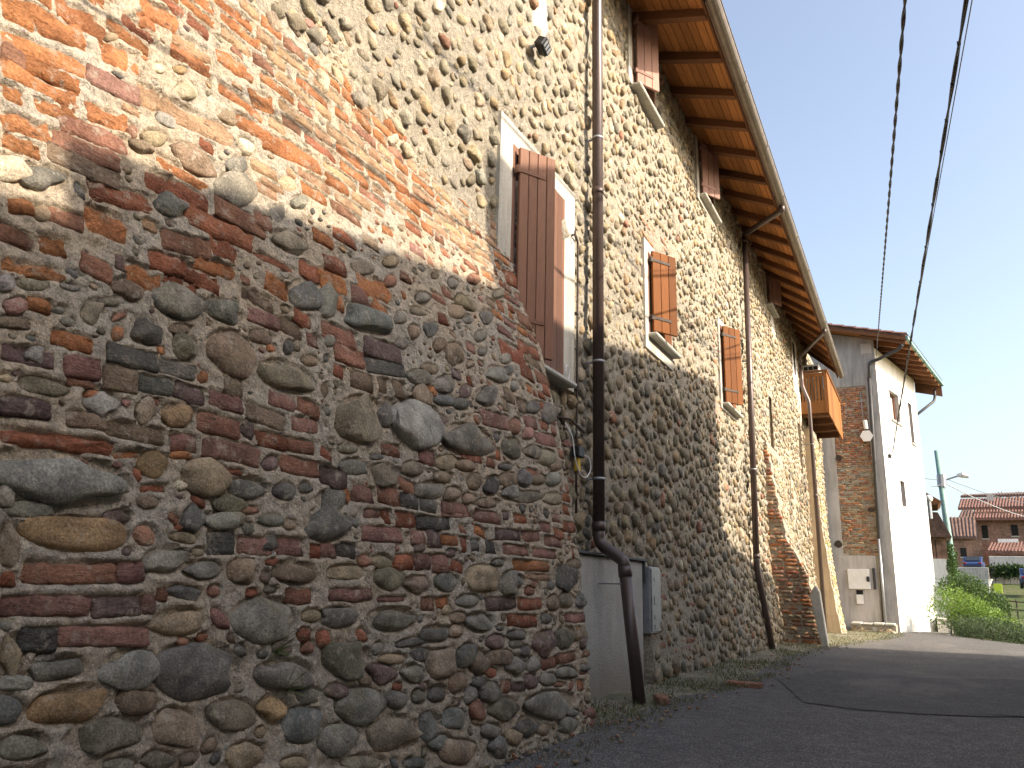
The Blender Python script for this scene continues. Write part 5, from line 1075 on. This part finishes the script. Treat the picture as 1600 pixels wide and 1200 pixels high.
slope((1519, 813), (1680, 812), (1680, 798), (1523, 799), FY-1, FY+1.2, 'middle_roof', 'tile'); slope((1497, 814), (1519, 813), (1521, 800), (1503, 801), FY-1, FY+1, 'side_roof', 'tile_d')
slope((1483, 842), (1526, 842), (1524, 812), (1478, 812), FY-4.5, FY-1, 'wing_roof', 'tile_d')
slope((1541, 864), (1690, 868), (1690, 850), (1548, 851), FY-5, FY-2, 'porch_roof', 'tile')
for (pa, pb_, y) in (((1533, 821), (1545, 841), FY), ((1579, 820), (1592, 837), FY), ((1500, 856), (1511, 870), FY-4), ((1620, 820), (1633, 837), FY)):
    a, b = fp(*pa, y), fp(*pb_, y); mb = MB(); mb.box((a.x, y-.03, b.z), (b.x, y+.1, a.z)); wn = mb.build('window', M['dark'], bh); mb = MB(); mb.box((a.x-.08, y-.08, b.z-.14), (b.x+.08, y-.031, b.z-.02)); mb.build('sill', M['sill'], wn)
wallbox((1559, 842), (1592, 851), FY-2.2, .3, 'white_parapet', 'plaster_w', bh)
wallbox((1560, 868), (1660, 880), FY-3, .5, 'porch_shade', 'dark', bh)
for k, (px, py) in enumerate(((1548, 783),)): a = fp(px, py, FY+4); mb = MB(); mb.box((a.x-.35, a.y-.3, a.z-.6), (a.x+.35, a.y+.3, a.z+.7)); mb.build('chimney', M['plaster_p'], bh)
gw = empty('garden_wall', fp(1570, 895, 90), 'long white garden wall in front of the distant brick house', 'wall'); a, b = fp(1545, 869, 90), fp(1680, 897, 90); mb = MB(); mb.box((a.x, 90, b.z-1), (b.x, 90.4, a.z), ch=.03); mb.build('wall', M['plaster_p'], gw)
g2 = empty('terrace_wall', fp(1520, 895, 88), 'low grey terrace wall under the parked blue car', 'wall'); a, b = fp(1494, 886, 88), fp(1546, 902, 88); mb = MB(); mb.box((a.x, 88, b.z-1), (b.x, 88.4, a.z), ch=.03); mb.build('wall', M['plaster_g'], g2)
# parked cars
def car(loc, label, ang):
    t = empty('parked_car', loc, label, 'car', 'parked blue cars'); Mc = Matrix.Translation(loc) @ Matrix.Rotation(ang, 4, 'Z')
    prof_ = [(-2.0, .3), (-2.05, .75), (-1.5, .92), (-.9, 1.40), (.6, 1.45), (1.4, .95), (2.0, .82), (2.08, .35)]
    mb = MB(); mb.prism([Mc @ Vector((x, -.8, z)) for x, z in prof_], Mc.to_3x3() @ Vector((0, 1.6, 0))); o = mb.build('body', M['car'], t); bv = o.modifiers.new('bevel', 'BEVEL'); bv.width = .08; bv.segments = 2
    mb = MB(); mb.prism([Mc @ Vector(q) for q in ((-1.47, -.62, .98), (-1.47, .62, .98), (-.98, .55, 1.37), (-.98, -.55, 1.37))], Mc.to_3x3() @ Vector((-.05, 0, .045))); mb.build('rear_window', M['glass'], t)
    mb = MB(); mb.box((-2.14, -.75, .32), (-2.02, .75, .52), Mc, .03); mb.build('bumper', M['black'], t)
    for s_ in (-1, 1): mb = MB(); mb.box((-2.08, s_*.5, .66), (-1.9, s_*.76, .82), Mc, .02); mb.build('tail_light', M['taillight'], t)
    for s_ in (-1, 1):
        mb = MB(); mb.prism([Mc @ Vector((x, s_*.805, z)) for x, z in ((-1.3, .95), (-.85, 1.33), (.5, 1.36), (1.15, .97))], Mc.to_3x3() @ Vector((0, s_*.01, 0))); mb.build('side_window', M['glass'], t)
        for x in (-1.3, 1.3): mb = MB(); mb.tube([Mc @ Vector((x, s_*.66, .32)), Mc @ Vector((x, s_*.84, .32))], .32, 14); o = mb.build('wheel', M['rubber'], t); mb = MB(); mb.tube([Mc @ Vector((x, s_*.83, .32)), Mc @ Vector((x, s_*.852, .32))], .19, 12); mb.build('rim', M['galv'], o)
a = fp(1523, 884, 88.7); car(Vector((a.x+.1, 91.2, fp(1523, 886, 88)[2]-.35)), 'blue car parked on the terrace below the brick house', 1.45)
a = fp(1593, 915, 70); car(Vector((a.x+.9, 70, a.z-.2)), 'blue car at the edge of the garden on the right', 1.5)
sg = empty('lime_sign', fp(1559, 920, 48), 'square lime green board standing in the garden', 'sign'); a, b = fp(1552, 912, 48), fp(1567, 927, 48); mb = MB(); mb.box((a.x, 48, b.z), (b.x, 48.04, a.z), ch=.01); mb.build('board', M['lime'], sg); mb = MB(); mb.tube([((a.x+b.x)/2, 48.06, b.z-1.6), ((a.x+b.x)/2, 48.06, a.z)], .03, 6); mb.build('post', M['galv'], sg)
fn = empty('garden_fence', fp(1580, 935, 42), 'low rusty rail fence in the garden behind the hedge', 'fence')
a, b = fp(1560, 938, 42), fp(1660, 946, 42)
for dz in (0, .35): mb = MB(); mb.tube([a-Vector((0, 0, dz)), b-Vector((0, 0, dz))], .03, 6); mb.build('rail', M['iron'], fn)
for k in range(8): p = a.lerp(b, k/7); mb = MB(); mb.tube([p+Vector((0, 0, .1)), p-Vector((0, 0, 1.2))], .03, 6); mb.build('post', M['iron'], fn)
gl = empty('garden_lamp', fp(1544, 915, 46), 'small white lantern on a post behind the shrubs', 'lamp'); p = fp(1544, 908, 46); mb = MB(); mb.tube([p+Vector((0, 0, .1)), p, p-Vector((0, 0, .25))], [.22, .16, .06], 8); mb.build('lantern', M['white'], gl); mb = MB(); mb.tube([p-Vector((0, 0, .25)), p-Vector((0, 0, 2))], .03, 6); mb.build('post', M['galv'], gl)
# ------------------------------------------------------------------ vegetation
def m_leaf(name, a, b):
    m = NT(name, .55, .3); q = m.n('ShaderNodeAttribute'); q.attribute_name = 'col'; c = m.mix(m.ramp(m.noise(3, 3), .35, .65), a, b); c = m.mix(.5, c, q.outputs['Color'])
    m.b.inputs['Transmission Weight'].default_value = 0
    tr = m.n('ShaderNodeBsdfTranslucent'); m.put(tr.inputs[0], c); mx = m.n('ShaderNodeMixShader'); mx.inputs[0].default_value = .3
    out = [n_ for n_ in m.t.nodes if n_.type == 'OUTPUT_MATERIAL'][0]; m.put(m.b.inputs['Base Color'], c)
    m.t.links.new(m.b.outputs[0], mx.inputs[1]); m.t.links.new(tr.outputs[0], mx.inputs[2]); m.t.links.new(mx.outputs[0], out.inputs[0]); return m.m
def leaves(name, P, size, cols, mat, parent, up=.5, asp=.5):
    n_ = len(P); d = rng.normal(size=(n_, 3)); d[:, 2] += up; d /= np.linalg.norm(d, axis=1)[:, None]; s = rng.normal(size=(n_, 3)); s -= (s*d).sum(1)[:, None]*d; s /= np.linalg.norm(s, axis=1)[:, None]; nn_ = np.cross(d, s)
    L = size*rng.uniform(.6, 1.3, n_)[:, None]; w_ = L*asp
    V = np.stack([P, P+d*L*.5+s*w_*.5+nn_*L*.08, P+d*L, P+d*L*.5-s*w_*.5+nn_*L*.08], 1).reshape(-1, 3); Fc = np.arange(4*n_).reshape(-1, 4)
    c = np.array(cols)[rng.integers(0, len(cols), n_)]*rng.uniform(.75, 1.25, n_)[:, None]
    return fastmesh(name, V, Fc, mat, parent, False, np.repeat(c, 4, 0))
M['leaf_b'] = m_leaf('bright_leaves', (.12, .22, .03), (.19, .27, .05)); M['leaf_g'] = m_leaf('grey_green_leaves', (.075, .11, .05), (.05, .085, .04)); M['leaf_d'] = m_leaf('dark_leaves', (.04, .08, .02), (.06, .10, .03))
def shrub(name, label, cat, cl, size, cols, mat, n_):
    """cl: clumps (centre, radii)"""
    base = cl[0][0]; t = empty(name, (base[0], base[1], -1.1), label, cat); P = []
    wts = np.array([r_[0]*r_[2] for _, r_ in cl]); wts = wts/wts.sum()
    for (c_, r_), k in zip(cl, (wts*n_).astype(int)):
        d = rng.normal(size=(k, 3)); d /= np.linalg.norm(d, axis=1)[:, None]; rad = 1-.45*rng.random(k)**1.6; lump = 1+.25*np.sin(d[:, 0]*7+c_[0]*5)*np.sin(d[:, 2]*6+d[:, 1]*5)
        P.append(np.array(c_)+d*np.array(r_)*(rad*lump)[:, None])
    P = np.concatenate(P); P = P[P[:, 2] > -1.15]; leaves('foliage', P, size, cols, M[mat], t)
    for c_, r_ in cl[::2]: mb = MB(); mb.tube([(c_[0], c_[1], -1.2), (c_[0]+.05, c_[1], c_[2]-r_[2]*.3), (c_[0]-.04, c_[1], c_[2]+r_[2]*.2)], [.03, .02, .008], 6); mb.build('stem', M['bark'], t)
def along(p, q, n_, rx, rz, zt0, zt1):
    p, q = np.array(p), np.array(q); r_ = []
    for k in range(n_):
        u = (k+.5)/n_; c_ = p+(q-p)*u; zt = zt0+(zt1-zt0)*u+random.uniform(-.06, .06); rr = rz*random.uniform(.85, 1.15); r_.append(((c_[0]+random.uniform(-.1, .1), c_[1]+random.uniform(-.15, .15), zt-rr), (rx*random.uniform(.85, 1.2), rx*1.1, rr)))
    return r_
h0, h1 = HB[0]+np.array([.35, .5, 0]), HB[3]+np.array([.3, .5, 0])
cl = along(h0, h1, 22, .42, .30, -.42, -.58)+along(h0+[.1, .3, 0], h1+[.1, .3, 0], 14, .45, .3, -.55, -.7)
shrub('low_hedge', 'low grey green hedge along the outer edge of the lane', 'hedge', cl, .055, [(.07, .11, .045), (.11, .15, .07), (.04, .065, .025), (.025, .04, .018)], 'leaf_g', 15000)
tp = [ony(1478, 912, 29.5), ony(1520, 930, 29), ony(1555, 955, 28), ony(1620, 985, 26.5)]
cl = []
for k in range(14):
    u = k/13*2.999; i_ = int(u); c_ = np.array(tp[i_])*(1-u+i_)+np.array(tp[i_+1])*(u-i_); rr = random.uniform(.4, .6); cl.append(((c_[0]+random.uniform(-.05, .05), c_[1]+random.uniform(-.4, .4), c_[2]-rr-.03), (random.uniform(.45, .65), .7, rr))); cl.append(((c_[0]+random.uniform(-.2, .3), c_[1]-.6, c_[2]-rr*1.7), (.55, .6, .5)))
shrub('bright_shrub', 'bright yellow green shrub sloping down behind the low hedge', 'shrub', cl, .075, [(.13, .23, .03), (.20, .30, .05), (.08, .15, .025), (.04, .08, .015)], 'leaf_b', 17000)
cl = [((*ony(px, py, 33)[:2], ony(px, py, 33)[2]-.4), (.5, .6, .45)) for px, py in ((1485, 902), (1500, 898), (1513, 901), (1522, 912), (1535, 930), (1548, 925), (1556, 935))]
shrub('ivy_bush', 'dark green bush behind the bright shrub at the pole foot', 'shrub', cl, .09, [(.05, .10, .02), (.10, .17, .03), (.03, .06, .015)], 'leaf_d', 6000)
cl = [((*ony(px, py, 39.5)[:2], ony(px, py, 39.5)[2]), (.22, .22, .5)) for px, py in ((1486, 868), (1488, 885), (1491, 902))]
shrub('climbing_ivy', 'ivy climbing the foot of the utility pole', 'ivy', cl, .1, [(.05, .10, .02), (.08, .14, .03)], 'leaf_d', 1600)
cl = [((fp(px, 893, 89.2).x, 89.2, fp(px, 893, 89.2).z), (.7, .5, .6)) for px in (1553, 1566, 1576, 1587, 1597)]
for k, c_ in enumerate(cl): shrub('dark_bush', ['first', 'second', 'third', 'fourth', 'fifth'][k]+' small dark bush from the left under the white garden wall', 'bush', [c_], .3, [(.04, .07, .02), (.03, .05, .02)], 'leaf_d', 300)
c_ = fp(1512, 800, 130)
def tree(label, p, h, r_, n_):
    t = empty('tree', p, label, 'tree'); mb = MB(); mb.tube([p, p+Vector((.1, 0, h*.5)), p+Vector((0, 0, h*.85))], [.3, .2, .06], 8); mb.build('trunk', M['bark'], t); Q = []
    for k in range(12): c_ = np.array(p)+[random.uniform(-r_, r_)*.6, random.uniform(-r_, r_)*.6, h*random.uniform(.5, .9)]; d = rng.normal(size=(n_//12, 3)); d /= np.linalg.norm(d, axis=1)[:, None]; Q.append(c_+d*r_*.5*rng.uniform(.6, 1.1, (len(d), 1)))
    leaves('crown', np.concatenate(Q), .45, [(.05, .09, .03), (.08, .12, .04)], M['leaf_d'], t)
tree('dark tree behind the ridge of the distant brick house', Vector((fp(1560, 900, 135).x, 135, 2)), fp(1560, 772, 135).z-2, 2.6, 1500)
tree('rounded tree on the skyline right of the distant chimney', Vector((fp(1590, 900, 138).x, 138, 2)), fp(1590, 769, 138).z-2, 3.0, 1500)
# grass and weeds on the verge
def m_grass(): return m_leaf('grass_blades', (.10, .14, .035), (.17, .17, .06))
M['grass'] = m_grass()
def blades(name, XY, hmin, hmax, cols, label=None, cat=None):
    n_ = len(XY); z = np.array([GZ(y) for y in XY[:, 1]])+.012; P = np.column_stack([XY, z]); d = rng.normal(size=(n_, 3))*.55; d[:, 2] = 1; d /= np.linalg.norm(d, axis=1)[:, None]; s = rng.normal(size=(n_, 3)); s[:, 2] = 0; s /= np.linalg.norm(s, axis=1)[:, None]
    h = rng.uniform(hmin, hmax, n_)[:, None]; w_ = .0035+.03*h; V = np.stack([P-s*w_, P+s*w_, P+d*h*.6+s*w_*.6+[0, 0, 0], P+d*h+s*h*.25], 1).reshape(-1, 3)
    c = np.array(cols)[rng.integers(0, len(cols), n_)]*rng.uniform(.7, 1.3, n_)[:, None]
    return fastmesh(name, V, np.arange(4*n_).reshape(-1, 4), M['grass'], None, False, np.repeat(c, 4, 0))
XY = []
while len(XY) < 7500:
    y = 5.0+23*random.random()**1.5; x = random.uniform(-2.45, float(verge_edge(y))+.05); k = float(fbm(x*2.2, y*1.6, 3, 3))+.08
    lush = .35 if y < 7 else .9
    if random.random() < lush*max(0, min(1, .45+3.2*k)): XY.append((x, y))
o = blades('grass', np.array(XY), .02, .06, [(.15, .18, .07), (.24, .23, .13), (.12, .15, .06), (.30, .27, .19)]); prop(o, 'short dusty grass on the verge at the foot of the wall', 'grass', None, 'stuff')
XY = np.column_stack([rng.uniform(-2.3, -1.7, 700), rng.uniform(3.2, 7, 700)]); 
o = blades('dry_weeds', XY, .012, .04, [(.22, .17, .10), (.14, .12, .06), (.28, .22, .14)]); prop(o, 'dry weeds and litter in the soil at the buttress foot', 'weeds', None, 'stuff')
# a tuft of grass growing out of the buttress
def tuft(px, py, n_, ln, label):
    y, z = SB.unproject(px, py); p = np.array([xb(y, z)+.02, y, z]); t = empty('grass_tuft', p, label, 'grass tuft'); V = []; Fc = []
    for k in range(n_):
        d = np.array([random.uniform(.15, .7), random.gauss(0, .6), random.uniform(-.1, 1)]); d /= np.linalg.norm(d); q = p.copy(); l = ln*random.uniform(.5, 1.2); bs = len(V); s = np.cross(d, [1, 0, .3]); s /= np.linalg.norm(s)
        for j in range(5): w_ = .0016*(1-j/4.5); V += [q-s*w_, q+s*w_]; q = q+d*l/4; d = d+[0, 0, -.28]; d /= np.linalg.norm(d)
        Fc += [(bs+2*j, bs+2*j+1, bs+2*j+3, bs+2*j+2) for j in range(4)]
    V = np.array(V); fastmesh('blades', V, np.array(Fc), M['grass'], t, False, np.broadcast_to((.09, .11, .05), (len(V), 3)))
tuft(425, 1020, 34, .14, 'tuft of grass growing from the joint below the round grey stone'); tuft(440, 1080, 14, .16, 'few dry grass stalks hanging below the grass tuft'); tuft(500, 1010, 8, .08, 'sparse weeds in a joint of the lower buttress')
# loose chips and gravel along the foot of the wall
it = []
for k in range(420):
    y = 3.4+random.random()**1.6*22; x = random.uniform(-2.3, float(verge_edge(y))+.25); a = random.uniform(.006, .022); it.append((random.choice(ST_LOW), Matrix.Translation((x, y, GZ(y)+.018)) @ Matrix.Rotation(random.uniform(0, 6), 4, 'Z') @ Matrix.Diagonal((a, a*.8, a*.6, 1)), jit(random.choice((C['grey'], C['brown'], C['tan'], C['redbrown'])))))
g_ = len(COL.objects); join_pieces('gravel', it, M['stone_s'], None)
for o in COL.objects:
    if o.name.startswith('gravel'): prop(o, 'loose gravel and brick chips along the edge of the lane', 'gravel', None, 'stuff')
fb = empty('flat_brick', tuple(onz(1175, 1072, -.86)), 'flat red brick piece lying in the verge grass', 'brick'); p = Vector(onz(1175, 1072, -.86)); mb = MB(); mb.box((p.x-.25, p.y-.07, p.z-.02), (p.x+.1, p.y+.07, p.z+.035), ch=.012); o = mb.build('brick_piece', M['brick'], fb); o.color = (*C['redbrown'], 1)
